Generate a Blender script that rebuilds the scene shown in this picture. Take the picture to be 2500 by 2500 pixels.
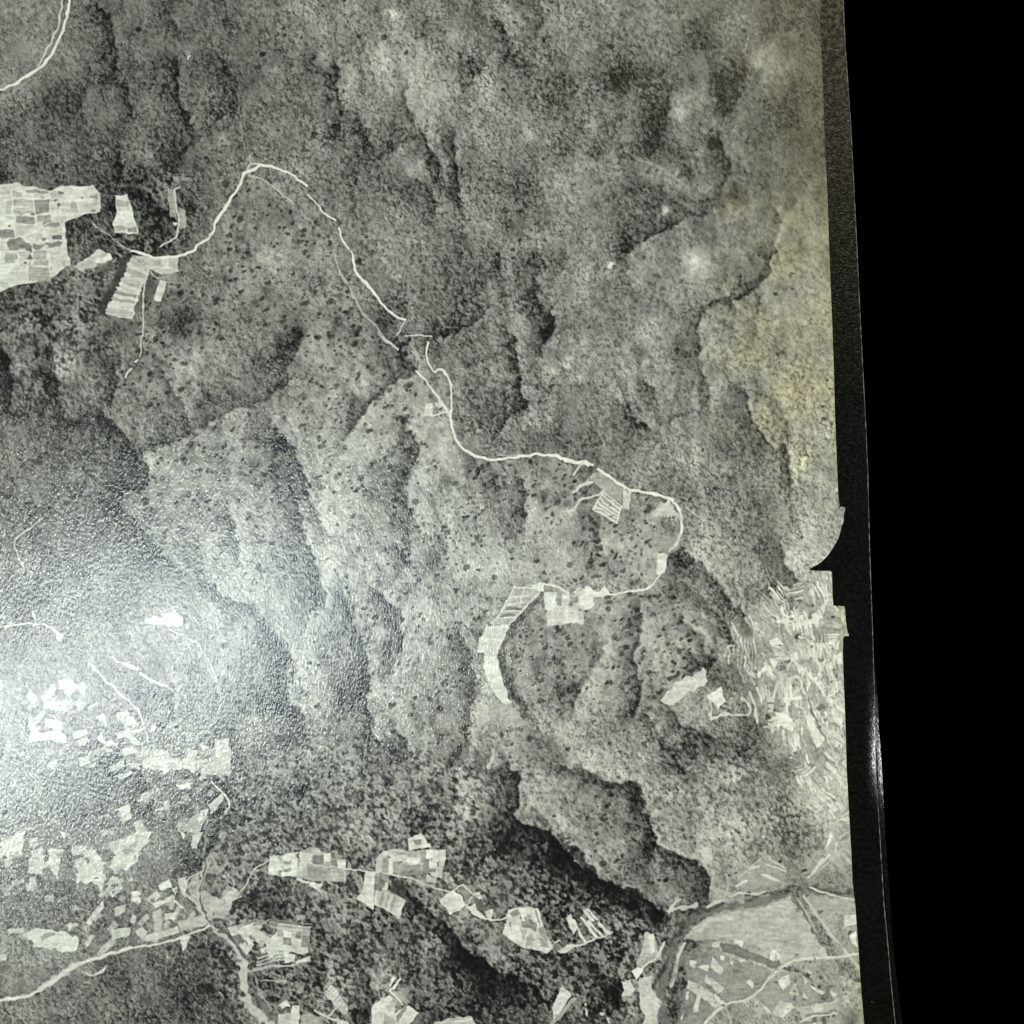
import bpy, math
import numpy as np

# ------------------------------------------------------------------ scene, camera, light
for o in list(bpy.data.objects):
    bpy.data.objects.remove(o)
S = bpy.context.scene
PX = 0.00008                      # metres per photograph pixel (the sheet is a 23 cm contact print)


def wx(x): return (x - 1250.0) * PX
def wy(y): return (1250.0 - y) * PX


CAM_H = 0.40
SHEET_Z = 0.0016
cd = bpy.data.cameras.new("camera")
cam = bpy.data.objects.new("camera", cd)
S.collection.objects.link(cam)
cam.location = (0, 0, SHEET_Z + CAM_H)
cam.rotation_euler = (0, 0, 0)
cd.sensor_fit = 'HORIZONTAL'
cd.sensor_width = 36
cd.lens = 36 * CAM_H / (2500 * PX)
cd.clip_start = 0.01
cd.clip_end = 50
S.camera = cam

w = bpy.data.worlds.new("World")
S.world = w
w.use_nodes = True
w.node_tree.nodes["Background"].inputs[0].default_value = (0, 0, 0, 1)
w.node_tree.nodes["Background"].inputs[1].default_value = 0.0

S.view_settings.view_transform = 'Standard'
S.view_settings.look = 'None'
S.view_settings.exposure = 0.0
S.view_settings.gamma = 1.0


def area(name, loc, target, sx, sy, power, col):
    from mathutils import Vector
    l = bpy.data.lights.new(name, 'AREA')
    l.shape = 'RECTANGLE'
    l.size, l.size_y = sx, sy
    l.energy = power
    l.color = col
    o = bpy.data.objects.new(name, l)
    S.collection.objects.link(o)
    o.location = loc
    d = Vector(target) - Vector(loc)
    o.rotation_euler = d.to_track_quat('-Z', 'Y').to_euler()
    return o


# main lamp: low from the right; the curled right edge catches its reflection
area("key_lamp", (0.98, -0.19, 0.77), (0, 0, 0), 0.35, 0.35, 15.0, (0.965, 1.0, 1.02))
# lamp above the left edge, mirrored in the glossy paper as the pale glare
area("glare_lamp", (-0.476, -0.190, 0.82), (-0.10, -0.03, 0), 0.062, 0.86, 6.2, (0.87, 0.985, 1.0))
# weak warm lamp beyond the top right corner: olive veil over the black border
area("warm_lamp", (0.272, 0.41, 1.0), (0.07, 0.05, 0), 0.30, 0.30, 0.62, (1.0, 0.93, 0.62))

# ------------------------------------------------------------------ the printed picture (computed, flat print)
RS = 0.8                           # texels per photograph pixel
X0, Y0, X1, Y1 = -260, -260, 2140, 2760
W, H = int((X1 - X0) * RS), int((Y1 - Y0) * RS)
rng = np.random.default_rng(11)
f4 = np.float32
KX = np.fft.rfftfreq(W).astype(f4)
KY = np.fft.fftfreq(H).astype(f4)


def blur(a, s, sy=None):
    sy = s if sy is None else sy
    g = np.exp(-2 * math.pi ** 2 * ((KX[None, :] * s) ** 2 + (KY[:, None] * sy) ** 2))
    return np.fft.irfft2(np.fft.rfft2(a) * g, s=(H, W)).astype(f4)


def noise(s, sy=None):
    a = blur(rng.standard_normal((H, W)).astype(f4), s, sy)
    return a / a.std()


GX = (np.arange(W, dtype=f4) / RS + X0)[None, :].repeat(H, 0)
GY = (np.arange(H, dtype=f4) / RS + Y0)[:, None].repeat(W, 1)
w1, w2 = noise(26 * RS), noise(26 * RS)
w3, w4 = noise(5 * RS), noise(5 * RS)
w5, w6 = noise(10 * RS), noise(10 * RS)
GXw = GX + 5 * w1 + 3.0 * w5 + 2.4 * w3          # ragged coordinates for woods and valleys
GYw = GY + 5 * w2 + 3.0 * w6 + 2.4 * w4
GXf = GX + 0.9 * w1 + 1.1 * w3        # nearly straight ones for fields and roads
GYf = GY + 0.9 * w2 + 1.1 * w4

TX = {'0': 0, '1': 700, '2': 1400}
TY = {'0': 0, '1': 620, '2': 1240, '3': 1860}
K = 700 / 1932.0


def P(t, pts):
    """survey coordinates -> photograph pixels; t = map sheet"""
    a = np.array(pts, dtype=np.float64)
    if t == 'Z':
        return a * (2500 / 1932.0)
    return a * K + np.array([TX[t[1]], TY[t[0]]])


def win(p, m):
    x0 = int(max(0, (p[:, 0].min() - m - X0) * RS)); x1 = int(min(W, (p[:, 0].max() + m - X0) * RS + 1))
    y0 = int(max(0, (p[:, 1].min() - m - Y0) * RS)); y1 = int(min(H, (p[:, 1].max() + m - Y0) * RS + 1))
    return slice(y0, max(y0, y1)), slice(x0, max(x0, x1))


def segdist(p, q, x, y):
    d = q - p
    L2 = float(d @ d) + 1e-9
    u = np.clip(((x - p[0]) * d[0] + (y - p[1]) * d[1]) / L2, 0, 1)
    ex, ey = x - p[0] - u * d[0], y - p[1] - u * d[1]
    return np.sqrt(ex * ex + ey * ey), ex, ey


T = np.zeros((H, W), f4)

# --- broad tones of the country, 17 x 20 survey points
G = """115 95 88 90 92 95 100 110 100 98 98 98 100 105 105 100 95
110 90 85 88 90 98 105 124 126 108 95 100 98 102 115 112 106
85 80 82 85 88 100 102 105 112 112 105 95 92 105 108 108 106
90 80 76 80 95 105 102 100 100 98 95 105 100 98 102 110 112
95 75 75 76 112 108 112 108 108 105 100 105 98 95 115 115 120
80 78 88 102 112 108 110 110 100 92 100 112 118 118 104 122 125
90 85 98 108 105 100 112 92 86 95 92 105 108 112 115 122 125
85 95 95 112 100 105 118 122 112 98 95 105 115 115 112 128 136
98 90 95 105 122 112 126 134 130 98 95 105 112 120 115 126 136
104 96 93 118 126 115 136 126 128 124 108 108 112 108 112 120 130
100 95 100 110 126 116 140 126 126 126 134 122 134 108 104 125 132
98 95 100 110 124 120 126 116 126 132 130 126 130 120 110 128 138
98 95 102 116 120 106 116 112 126 120 124 124 120 130 122 136 142
100 98 98 116 120 100 116 120 126 124 116 120 120 126 126 136 140
100 104 102 120 110 110 116 116 118 116 112 126 122 106 108 132 138
104 102 98 96 88 100 110 110 110 105 118 122 106 118 118 128 145
110 106 106 92 88 88 94 98 98 90 80 104 106 112 124 126 138
110 106 102 108 96 92 96 84 88 100 80 80 92 98 122 128 132
110 104 108 90 80 96 88 88 84 78 78 84 88 108 140 145 136
104 92 88 78 82 92 96 100 86 74 74 80 88 110 124 132 126"""
G = np.array([[float(v) for v in r.split()] for r in G.split("\n")], f4)
STEP = 2500 / 20.0
gx = np.clip((GX + 14 * w1) / STEP - 0.5, 0, G.shape[1] - 1.001)
gy = np.clip((GY + 14 * w2) / STEP - 0.5, 0, G.shape[0] - 1.001)
ix, iy = gx.astype(int), gy.astype(int)
fx, fy = gx - ix, gy - iy
fx = fx * fx * (3 - 2 * fx); fy = fy * fy * (3 - 2 * fy)
T = (G[iy, ix] * (1 - fx) * (1 - fy) + G[iy, ix + 1] * fx * (1 - fy)
     + G[iy + 1, ix] * (1 - fx) * fy + G[iy + 1, ix + 1] * fx * fy).astype(f4)
T = T + 5.0 * noise(40 * RS) + 4.5 * noise(16 * RS)
T -= 17 * np.clip((GX - 1450) / 300, 0, 1) * np.clip((700 - GY) / 400, 0, 1)

relief = np.abs(noise(24 * RS, 52 * RS)) + 0.55 * np.abs(noise(13 * RS, 26 * RS)) + 0.25 * np.abs(noise(8 * RS))
relief = blur(relief, 2.6 * RS)
hs = (np.roll(relief, -2, 1) - np.roll(relief, 2, 1)) - 0.45 * (np.roll(relief, -2, 0) - np.roll(relief, 2, 0))
hs = np.tanh(hs / hs.std() * 0.7)
hs *= 1 - 0.55 * np.clip((GX - 1700) / 200, 0, 1) * np.clip((GY - 1300) / 100, 0, 1)
T = T + 8.5 * hs * (1 - 0.5 * np.clip((620 - GY) / 150, 0, 1) * np.clip((800 - GX) / 150, 0, 1))


def vmask(t, pts, m=3.0):
    p = P(t, pts)
    return p, win(p, m)


def inside(p, x, y):
    c = np.zeros(x.shape, bool)
    n = len(p)
    dm = np.full(x.shape, 1e9, f4)
    for i in range(n):
        a, b = p[i], p[(i + 1) % n]
        if abs(a[1] - b[1]) > 1e-9:
            cr = ((a[1] > y) != (b[1] > y)) & (x < (b[0] - a[0]) * (y - a[1]) / (b[1] - a[1]) + a[0])
            c ^= cr
        d, _, _ = segdist(a, b, x, y)
        dm = np.minimum(dm, d)
    return np.where(c, dm, -dm)


def soft(t, pts, delta, feather=22, mul=False):
    """soft-edged lighter or darker stretch of country"""
    p, s = vmask(t, pts, feather * 1.5)
    sd = inside(p, GXw[s], GYw[s])
    a = np.clip(0.5 + sd / (2 * feather), 0, 1)
    a = a * a * (3 - 2 * a)
    T[s] += delta * a


def blob(t, x, y, r, delta):
    """r in survey units"""
    p = P(t, [(x, y)]); r = r * (2500 / 1932.0 if t == 'Z' else K)
    s = win(p, r * 2.2)
    d2 = (GXw[s] - p[0, 0]) ** 2 + (GYw[s] - p[0, 1]) ** 2
    T[s] += 1.2 * delta * np.exp(-d2 / (r * r))


DIRS = {'W': (-1, 0.25), 'E': (1, -0.25), 'N': (0.0, -1), 'S': (0.0, 1)}


VLINES = []


def valley(t, pts, wd, amt, side='W', lift=0.3):
    """ravine: shaded slope fades out over wd on one side, lit slope starts sharply on the other"""
    p = P(t, pts)
    VLINES.append((p, amt))
    s = win(p, wd * 3)
    x, y = GXw[s], GYw[s]
    best = np.full(x.shape, 1e9, f4); sg = np.zeros(x.shape, f4)
    dv = np.array(DIRS[side])
    for i in range(len(p) - 1):
        d, ex, ey = segdist(p[i], p[i + 1], x, y)
        seg = p[i + 1] - p[i]
        n = np.array([-seg[1], seg[0]]) / (np.hypot(*seg) + 1e-9)
        if n @ dv < 0:
            n = -n
        m = d < best
        best = np.where(m, d, best)
        sg = np.where(m, ex * n[0] + ey * n[1], sg)
    dark = np.where(sg > 0, np.exp(-best / wd), np.exp(-(best / 4.5) ** 2))
    lit = np.where(sg < 0, np.exp(-best / (wd * 0.9)) * (1 - np.exp(-(best / 5.0) ** 2)), 0)
    T[s] += 1.3 * amt * (1.1 * lift * lit - dark)


# --- ravines, north part
V = valley
V('00', [(720, 90), (745, 200), (780, 310), (770, 430), (745, 520)], 24, 34)
V('00', [(745, 540), (830, 590), (885, 740)], 14, 34)
V('00', [(1110, 60), (1175, 170)], 14, 24)
V('00', [(1180, 400), (1195, 540), (1260, 690), (1305, 790)], 18, 40)
V('00', [(1305, 790), (1240, 900), (1210, 1000)], 20, 18)
V('00', [(600, 440), (610, 570), (530, 660), (520, 700)], 14, 22)
V('00', [(1490, 380), (1545, 500)], 16, 24)
V('00', [(1600, 560), (1605, 700)], 12, 22)
V('00', [(800, 1040), (785, 1180)], 20, 28)
V('00', [(820, 0), (790, 60), (720, 110)], 14, 20)
V('00', [(1500, 800), (1300, 960), (1200, 1120)], 26, 14, 'N')
for a in [(1540, 180, 60, -26), (40, 880, 70, -22), (20, 1150, 60, -34), (260, 1100, 80, -20), (960, 1330, 110, -22),
          (1090, 1560, 110, -26), (900, 1150, 60, -16), (740, 1420, 50, -22), (730, 1640, 70, -14), (1290, 1380, 40, -34),
          (1080, 1400, 90, -22), (1450, 900, 40, -20), (1530, 930, 40, 40), (1000, 1070, 60, 22), (640, 820, 120, 8),
          (1100, 1680, 40, -28), (590, 1560, 100, -10), (860, 1720, 40, -30), (1230, 300, 60, 14)]:
    blob('00', *a)
V('01', [(940, 930), (960, 1040), (1010, 1160), (1030, 1220)], 12, 50)
V('01', [(1115, 980), (1110, 1060), (1140, 1130), (1180, 1330)], 18, 40)
V('01', [(1420, 110), (1480, 240)], 22, 30)
V('01', [(1700, 40), (1700, 180)], 22, 24)
V('01', [(300, 480), (300, 620), (375, 700), (375, 840)], 20, 30)
V('01', [(810, 560), (800, 720), (830, 800)], 18, 30)
V('01', [(480, 720), (520, 830), (560, 980)], 18, 24)
V('01', [(950, 1260), (990, 1420)], 14, 26)
V('01', [(850, 960), (720, 1000), (650, 1040)], 14, 30, 'N')
V('01', [(1300, 430), (1280, 550)], 30, 26)
for a in [(1840, 540, 80, -30), (1850, 680, 60, -26), (1740, 290, 26, -36), (650, 400, 100, 28), (240, 150, 80, 26),
          (720, 90, 30, 62), (930, 400, 80, 20), (420, 520, 60, 22), (1330, 640, 120, 14), (1040, 640, 110, 14),
          (240, 380, 40, 18), (1120, 240, 60, 22), (1470, 430, 90, -16), (850, 1150, 70, 24), (1820, 1230, 80, 22),
          (1850, 1500, 60, 18), (680, 1560, 110, 14), (640, 90, 60, -24), (700, 330, 50, -24), (1240, 460, 50, -22),
          (1660, 820, 90, 12), (1640, 900, 40, 24), (60, 60, 70, 12), (260, 520, 60, -16), (1780, 1600, 70, 20),
          (600, 230, 60, -14), (900, 220, 80, -16), (1080, 1000, 70, -14), (1490, 1500, 40, -24), (1110, 1130, 30, -34)]:
    blob('01', *a)
for a in [(330, 490, 130, -40), (250, 540, 100, -14), (820, 190, 130, -28), (1020, 540, 120, -34), (1080, 470, 70, -16), (560, 840, 110, -34),
          (520, 980, 90, -24), (960, 960, 46, -28), (720, 1070, 80, -18), (760, 700, 110, 24), (860, 640, 60, 16), (1260, 370, 80, 26),
          (1240, 440, 40, 14), (820, 1740, 90, 26), (620, 1390, 34, 64), (600, 1420, 30, 44), (1000, 740, 30, -30), (160, 1010, 50, -24),
          (1480, 1560, 160, 16), (420, 700, 100, 12), (480, 330, 90, 14), (240, 90, 90, 10), (950, 1240, 60, 26), (560, 1150, 50, 28),
          (660, 1180, 40, 26), (1130, 1320, 60, -22), (1300, 1150, 60, -12), (1350, 760, 120, -10), (540, 540, 30, 24), (1450, 260, 60, 10),
          (1010, 640, 30, -20), (650, 740, 90, 8), (230, 1755, 24, 44), (510, 1660, 60, 20), (960, 650, 16, 40), (30, 860, 50, -20), (620, 720, 40, -24),
          (1300, 900, 80, -10), (120, 810, 60, 16)]:
    blob('02', *a)
V('02', [(1200, 440), (1130, 600), (1080, 700)], 34, 14)
V('02', [(640, 560), (620, 760)], 26, 22)
V('02', [(975, 900), (975, 1020), (1030, 1180), (1020, 1280)], 14, 28)
V('02', [(340, 1700), (430, 1630), (600, 1560), (700, 1500)], 22, 36, 'N', 0.5)
V('02', [(850, 1460), (960, 1350), (1080, 1390)], 24, 12, 'N')
V('02', [(1360, 1430), (1390, 1560), (1330, 1766)], 16, 18)
# --- ravines, middle belt
V('10', [(340, 650), (360, 880), (430, 1110), (560, 1130)], 26, 26)
V('10', [(690, 1060), (790, 1180), (860, 1240), (900, 1340), (965, 1420), (980, 1540), (900, 1600)], 34, 42)
V('10', [(930, 1345), (1060, 1280), (1230, 1245), (1400, 1170), (1500, 1100), (1640, 1010), (1800, 960), (1932, 890)], 26, 30, 'N', 0.5)
V('10', [(1135, 840), (1190, 920), (1230, 1020), (1270, 1110)], 16, 34)
V('10', [(790, 700), (800, 880), (760, 960)], 22, 24)
V('10', [(30, 640), (60, 820), (90, 940)], 26, 36)
V('10', [(1040, 1270), (1110, 1250)], 10, 30, 'N')
V('10', [(960, 1340), (830, 1640), (800, 1766)], 40, 14)
for a in [(20, 700, 40, -40), (100, 600, 60, -16), (300, 430, 80, -18), (320, 900, 60, -16), (1260, 420, 70, -34), (1200, 520, 50, -24),
          (1500, 190, 50, -26), (1120, 470, 50, -22), (820, 500, 60, -18), (200, 500, 70, 20), (420, 790, 90, 22), (620, 880, 90, 10), (1000, 560, 60, 18),
          (1250, 750, 110, 16), (1500, 700, 130, 14), (1800, 80, 110, 18), (1870, 480, 60, 16), (1000, 900, 90, 14), (1850, 720, 80, -20), (1400, 950, 80, -18),
          (1440, 1000, 70, -18), (1700, 1500, 50, -30), (1820, 1500, 40, -34), (1900, 1280, 50, -36), (1100, 1200, 60, -22), (550, 950, 60, 12),
          (60, 830, 50, -26), (150, 1250, 120, 10), (1010, 1420, 40, 40), (1900, 1140, 60, 20), (240, 830, 60, -20), (700, 330, 60, -18)]:
    blob('10', *a)
V('11', [(1440, 20), (1445, 130)], 14, 34)
V('11', [(1690, 180), (1705, 350)], 16, 44)
V('11', [(1800, 420), (1810, 470), (1765, 580)], 22, 56)
V('11', [(1330, 400), (1210, 490), (1050, 550)], 14, 40, 'N')
V('11', [(1500, 560), (1545, 640), (1615, 800), (1570, 930), (1600, 1030)], 20, 42)
V('11', [(1600, 1030), (1510, 1120), (1420, 1210)], 12, 30, 'N')
V('11', [(1680, 0), (1690, 100)], 10, 24)
V('11', [(840, 740), (740, 820), (640, 910), (550, 1000), (480, 1100), (425, 1190)], 20, 44, 'W', 0.4)
V('11', [(800, 560), (760, 640), (775, 720), (835, 740)], 6, 44, 'W', 0)
V('11', [(820, 1180), (875, 1290), (850, 1430), (830, 1490)], 34, 42)
V('11', [(870, 1490), (800, 1600), (850, 1700), (880, 1766)], 34, 28)
V('11', [(1575, 1500), (1605, 1600), (1595, 1766)], 13, 44)
V('11', [(60, 700), (90, 600)], 30, 30)
V('11', [(-20, 1230), (60, 1380), (130, 1540), (140, 1640), (230, 1766)], 42, 40, 'W', 0.5)
for a in [(30, 560, 80, -26), (1050, 530, 30, -40), (480, 1010, 70, -22), (1040, 1180, 30, -44), (1000, 840, 30, -34), (1780, 790, 50, 60), (1900, 730, 40, 40),
          (1830, 570, 40, 14), (350, 870, 130, 14), (650, 1090, 80, 14), (690, 1210, 60, 24), (900, 660, 50, 22), (1000, 1330, 60, 18), (1100, 1560, 60, -20),
          (1220, 1600, 50, -30), (1000, 1650, 80, -16), (700, 1600, 120, -10), (350, 500, 60, -20), (230, 160, 60, -18), (700, 130, 50, 18), (980, 150, 80, 20),
          (230, 700, 80, 14), (200, 1060, 130, 8), (500, 400, 70, 6), (1680, 1130, 80, 26), (1400, 850, 120, 14), (1250, 1150, 100, -10), (1250, 250, 120, -8),
          (1720, 60, 60, -16), (1830, 60, 40, -20), (1720, 1620, 40, -30), (1860, 1430, 60, 20), (1880, 1710, 40, 46), (1450, 700, 90, 10)]:
    blob('11', *a)
V('12', [(1345, 20), (1310, 130), (1220, 240), (1090, 320), (920, 350), (870, 420), (858, 560), (862, 660)], 20, 34)
V('12', [(880, 700), (870, 860), (920, 950)], 10, 28)
V('12', [(1260, 280), (1240, 360), (1235, 500)], 10, 22)
V('12', [(355, 985), (430, 1120), (490, 1170)], 12, 48)
V('12', [(490, 870), (540, 980)], 10, 34)
V('12', [(1150, 980), (1200, 1120), (1270, 1220), (1305, 1270)], 22, 34)
V('12', [(1400, 1310), (1460, 1450), (1475, 1530)], 16, 48)
V('12', [(1380, 1000), (1430, 1170), (1400, 1310)], 20, 22)
V('12', [(760, 1080), (640, 1170)], 10, 24, 'N')
for a in [(760, 110, 90, 24), (800, 40, 60, 18), (540, 460, 70, 30), (450, 570, 60, 32), (480, 740, 26, 40), (230, 50, 24, 50), (50, 640, 50, 26), (20, 850, 30, 36),
          (820, 1400, 60, 28), (520, 1420, 40, 24), (390, 190, 40, 24), (100, 1120, 60, 16), (620, 300, 30, -16), (1600, 225, 14, -46), (1270, 1040, 60, 18),
          (1400, 630, 60, -12), (1660, 900, 60, 10), (1100, 200, 120, -8), (1650, 1540, 50, 28), (1780, 1560, 26, 40), (1530, 1380, 40, 22), (620, 60, 160, -8),
          (1000, 480, 140, 10), (1100, 760, 140, 8), (720, 700, 80, -14), (1000, 1100, 140, -4), (470, 1080, 100, -8), (820, 1300, 40, 20), (330, 20, 70, -16),
          (1100, 1560, 200, -6)]:
    blob('12', *a)
# --- ravines, south belt
V('20', [(820, 20), (1000, 200), (1110, 330), (1220, 420)], 30, 30)
V('20', [(1560, 120), (1605, 230), (1610, 320)], 22, 34)
V('20', [(1420, 480), (1550, 610), (1700, 690), (1800, 790)], 34, 40, 'W', 0.4)
V('20', [(1870, 850), (1910, 1000), (1932, 1150)], 44, 44)
V('20', [(1190, 1230), (1210, 1340), (1130, 1480)], 14, 34)
V('20', [(1570, 1500), (1580, 1766)], 10, 24, 'E')
for a in [(1000, 300, 120, -18), (1450, 560, 70, -26), (1520, 60, 40, -30), (1880, 1370, 70, -44), (1900, 1560, 80, -26), (1650, 1680, 60, -18), (1000, 1230, 120, -20),
          (720, 1110, 90, -16), (1280, 1080, 60, -22), (1080, 1020, 60, -24), (980, 930, 60, -18), (1720, 1230, 60, -16), (1780, 1100, 90, 16), (1400, 650, 60, 20),
          (1600, 900, 100, 8), (900, 700, 130, -10), (560, 560, 100, 8), (300, 560, 110, -10), (1740, 1430, 40, 40), (1690, 1560, 60, 26), (600, 1640, 120, -14)]:
    blob('20', *a)
V('21', [(100, 60), (150, 250), (190, 400), (245, 560), (190, 660)], 52, 44, 'W', 0.5)
V('21', [(600, 560), (700, 690), (770, 830), (768, 930)], 26, 50)
V('21', [(400, 600), (470, 780), (520, 930), (580, 1050), (602, 1140), (520, 1260)], 40, 56)
V('21', [(515, 1280), (560, 1400), (605, 1550)], 26, 42)
V('21', [(690, 930), (715, 1000), (700, 1080)], 14, 36)
V('21', [(770, 1490), (835, 1590)], 14, 32)
V('21', [(870, 60), (840, 200), (820, 380), (640, 560)], 28, 22)
V('21', [(1190, 860), (1245, 1010), (1255, 1200), (1240, 1350), (1200, 1580), (1160, 1640)], 24, 36)
V('21', [(1590, 0), (1600, 80)], 12, 40)
V('21', [(0, 950), (35, 1120), (65, 1320), (110, 1420)], 22, 44)
V('21', [(60, 1080), (150, 1240)], 10, 30)
V('21', [(1090, 270), (1050, 350)], 12, 28)
for a in [(650, 930, 50, -36), (480, 640, 60, -18), (350, 640, 60, -26), (760, 330, 60, -22), (740, 140, 60, -18), (1200, 140, 50, -18), (180, 560, 60, -18), (520, 1180, 60, -30),
          (330, 1260, 80, -20), (720, 1660, 70, -34), (100, 1560, 70, -18), (250, 1720, 60, -28), (1180, 1460, 40, -26), (1130, 1700, 60, -22), (1050, 370, 60, -20), (900, 400, 60, -14),
          (640, 830, 50, 24), (170, 1060, 90, 14), (180, 1310, 60, 24), (630, 1420, 40, 20), (600, 1250, 40, 20), (1000, 950, 120, 8), (1230, 440, 100, 24), (1400, 420, 110, 16),
          (860, 700, 100, 18), (300, 400, 60, 14), (1350, 1400, 90, 26), (1460, 1600, 120, 14), (1820, 1560, 70, 26), (1780, 1600, 100, -34), (1850, 1720, 60, -34), (1390, 1500, 70, -26),
          (1650, 860, 90, -12), (1830, 1040, 80, -24), (1880, 1240, 80, -16), (1660, 1310, 30, -20), (1640, 300, 60, -12), (1800, 60, 90, 18), (1380, 1700, 40, 50), (900, 1730, 90, 4), (1540, 1680, 90, 18)]:
    blob('21', *a)
V('22', [(800, 330), (900, 420), (1000, 560), (1100, 700), (1155, 760)], 40, 30, 'W', 0.6)
V('22', [(740, 760), (830, 860), (880, 950), (930, 1060)], 20, 30)
V('22', [(470, 700), (430, 860), (415, 1050), (425, 1180), (400, 1390)], 16, 44)
V('22', [(150, 60), (130, 260)], 24, 16)
V('22', [(1420, 260), (1440, 360), (1480, 440)], 20, 44)
V('22', [(900, 640), (1000, 780), (1030, 880)], 18, 32)
V('22', [(200, 960), (100, 1080), (20, 1300)], 40, 30, 'W')
V('22', [(640, 1280), (760, 1460), (900, 1490)], 40, 28, 'W', 0.1)
V('22', [(480, 1400), (640, 1600), (800, 1766)], 30, 24, 'W', 0.1)
for a in [(850, 1080, 60, -20), (1000, 1110, 110, -30), (1150, 1100, 60, -36), (1400, 560, 120, -26), (1250, 620, 100, -20), (640, 300, 60, -26), (730, 330, 60, -26), (980, 620, 90, -22),
          (640, 900, 150, 22), (270, 900, 60, 14), (1000, 360, 80, -8), (120, 760, 60, -26), (520, 640, 50, -22), (160, 100, 60, -18), (390, 40, 60, -26), (1200, 1600, 130, -34),
          (900, 1560, 140, -30), (1420, 1720, 90, -26), (700, 1640, 100, -22), (330, 1420, 60, -14), (380, 640, 60, 14), (1220, 1440, 80, -20), (930, 1440, 60, -10), (1530, 560, 60, 22), (1640, 340, 70, 12),
          (1500, 340, 60, 26), (1320, 320, 90, -12), (340, 250, 80, 18), (180, 60, 60, -10), (260, 420, 30, -28), (400, 495, 30, -46), (480, 590, 24, -36), (490, 520, 20, -30), (210, 740, 26, -36), (600, 1660, 120, 8)]:
    blob('22', *a)
V('30', [(860, 0), (1000, 150), (1010, 300)], 30, 24)
V('30', [(1500, 340), (1420, 560), (1390, 660)], 34, 30)
for a in [(1650, 430, 120, -22), (1880, 250, 80, -24), (1250, 660, 90, -20), (1400, 1250, 100, -34), (1390, 1500, 60, -30), (1500, 1640, 120, -24), (1700, 960, 80, -34), (1850, 1030, 90, -34), (1600, 1200, 30, -16),
          (1250, 1480, 110, -14), (1000, 1300, 60, -16), (1830, 870, 100, -20), (1850, 1500, 60, -36), (1560, 360, 80, -18), (760, 1450, 120, -16), (900, 1620, 140, -14), (1120, 1320, 30, 26), (1000, 1530, 24, 30),
          (1230, 1650, 90, -22), (300, 1000, 120, -10), (840, 950, 100, -16)]:
    blob('30', *a)
V('31', [(1530, 60), (1555, 120), (1545, 220), (1500, 330), (1570, 430), (1760, 490), (1850, 600), (1932, 660)], 36, 52, 'W', 0.4)
V('31', [(820, 880), (920, 960), (1010, 1030), (1070, 1140), (1250, 1290), (1420, 1390)], 46, 44, 'W', 0.2)
V('31', [(1130, 200), (1110, 330)], 18, 28)
V('31', [(260, 1370), (250, 1500)], 30, 22)
V('31', [(540, 1400), (590, 1560), (540, 1720)], 30, 34)
V('31', [(870, 1500), (930, 1640)], 30, 20, 'E')
for a in [(80, 200, 60, -36), (900, 400, 80, -34), (700, 520, 50, -40), (1400, 480, 90, -26), (1260, 600, 100, -26), (1500, 560, 110, -22), (1400, 760, 120, -18), (740, 800, 60, -34), (1200, 1300, 140, -24),
          (1700, 1250, 90, -10), (1300, 1480, 180, -22), (1650, 1500, 200, -18), (1100, 1600, 160, -18), (1500, 1650, 160, -18), (1800, 700, 120, -26), (1780, 1030, 60, -34), (1860, 1180, 50, -26),
          (340, 870, 60, -28), (400, 1250, 120, -16), (170, 1150, 60, -24), (620, 1180, 60, -14), (700, 1320, 90, 20), (620, 1440, 60, 12), (250, 330, 90, -16), (560, 130, 80, -12), (480, 620, 80, -22),
          (1220, 300, 90, 16), (1340, 200, 60, 14), (1800, 120, 100, 22), (1880, 420, 60, 20), (1680, 60, 40, 10), (1400, 1300, 120, 10), (500, 1700, 40, -30), (960, 330, 40, -20), (1000, 1720, 60, -20), (1750, 1600, 30, -16)]:
    blob('31', *a)
V('32', [(0, 50), (180, 100), (300, 150), (430, 170), (485, 240), (490, 330), (535, 470), (545, 570)], 34, 52, 'W', 0.4)
V('32', [(545, 570), (700, 640), (860, 720), (905, 800), (915, 920)], 34, 50, 'W', 0.4)
V('32', [(0, 600), (110, 690), (160, 800), (340, 860), (560, 980)], 34, 46, 'W', 0.3)
V('32', [(330, 1240), (320, 1420), (300, 1600)], 24, 34)
for a in [(60, 800, 110, -34), (380, 960, 60, -34), (560, 1060, 60, -40), (600, 1000, 50, -36), (270, 900, 80, -18), (100, 1300, 140, -24), (250, 1560, 120, -26), (370, 1200, 80, -22), (200, 700, 120, 12), (300, 560, 120, 14),
          (580, 200, 90, 14), (1040, 420, 130, 20), (880, 480, 60, 34), (890, 620, 40, 44), (1000, 560, 80, 20), (1500, 400, 150, -24), (1400, 220, 100, -18), (1300, 60, 90, -22), (1600, 500, 100, -22), (1450, 560, 110, -20),
          (700, 300, 100, -12), (1640, 160, 60, 26), (1640, 280, 40, 36), (1500, 770, 80, -16), (1700, 800, 60, -22), (1820, 760, 40, -18), (1060, 120, 70, 22), (1100, 190, 40, -26), (1020, 190, 30, -30),
          (690, 1560, 60, -44), (640, 1700, 80, -34), (780, 1220, 70, -24), (1600, 1740, 80, -10), (1880, 1740, 60, -46), (1800, 600, 50, 22), (400, 1640, 60, -10), (160, 1700, 90, -16), (500, 640, 60, -8), (930, 850, 60, 8)]:
    blob('32', *a)

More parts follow.
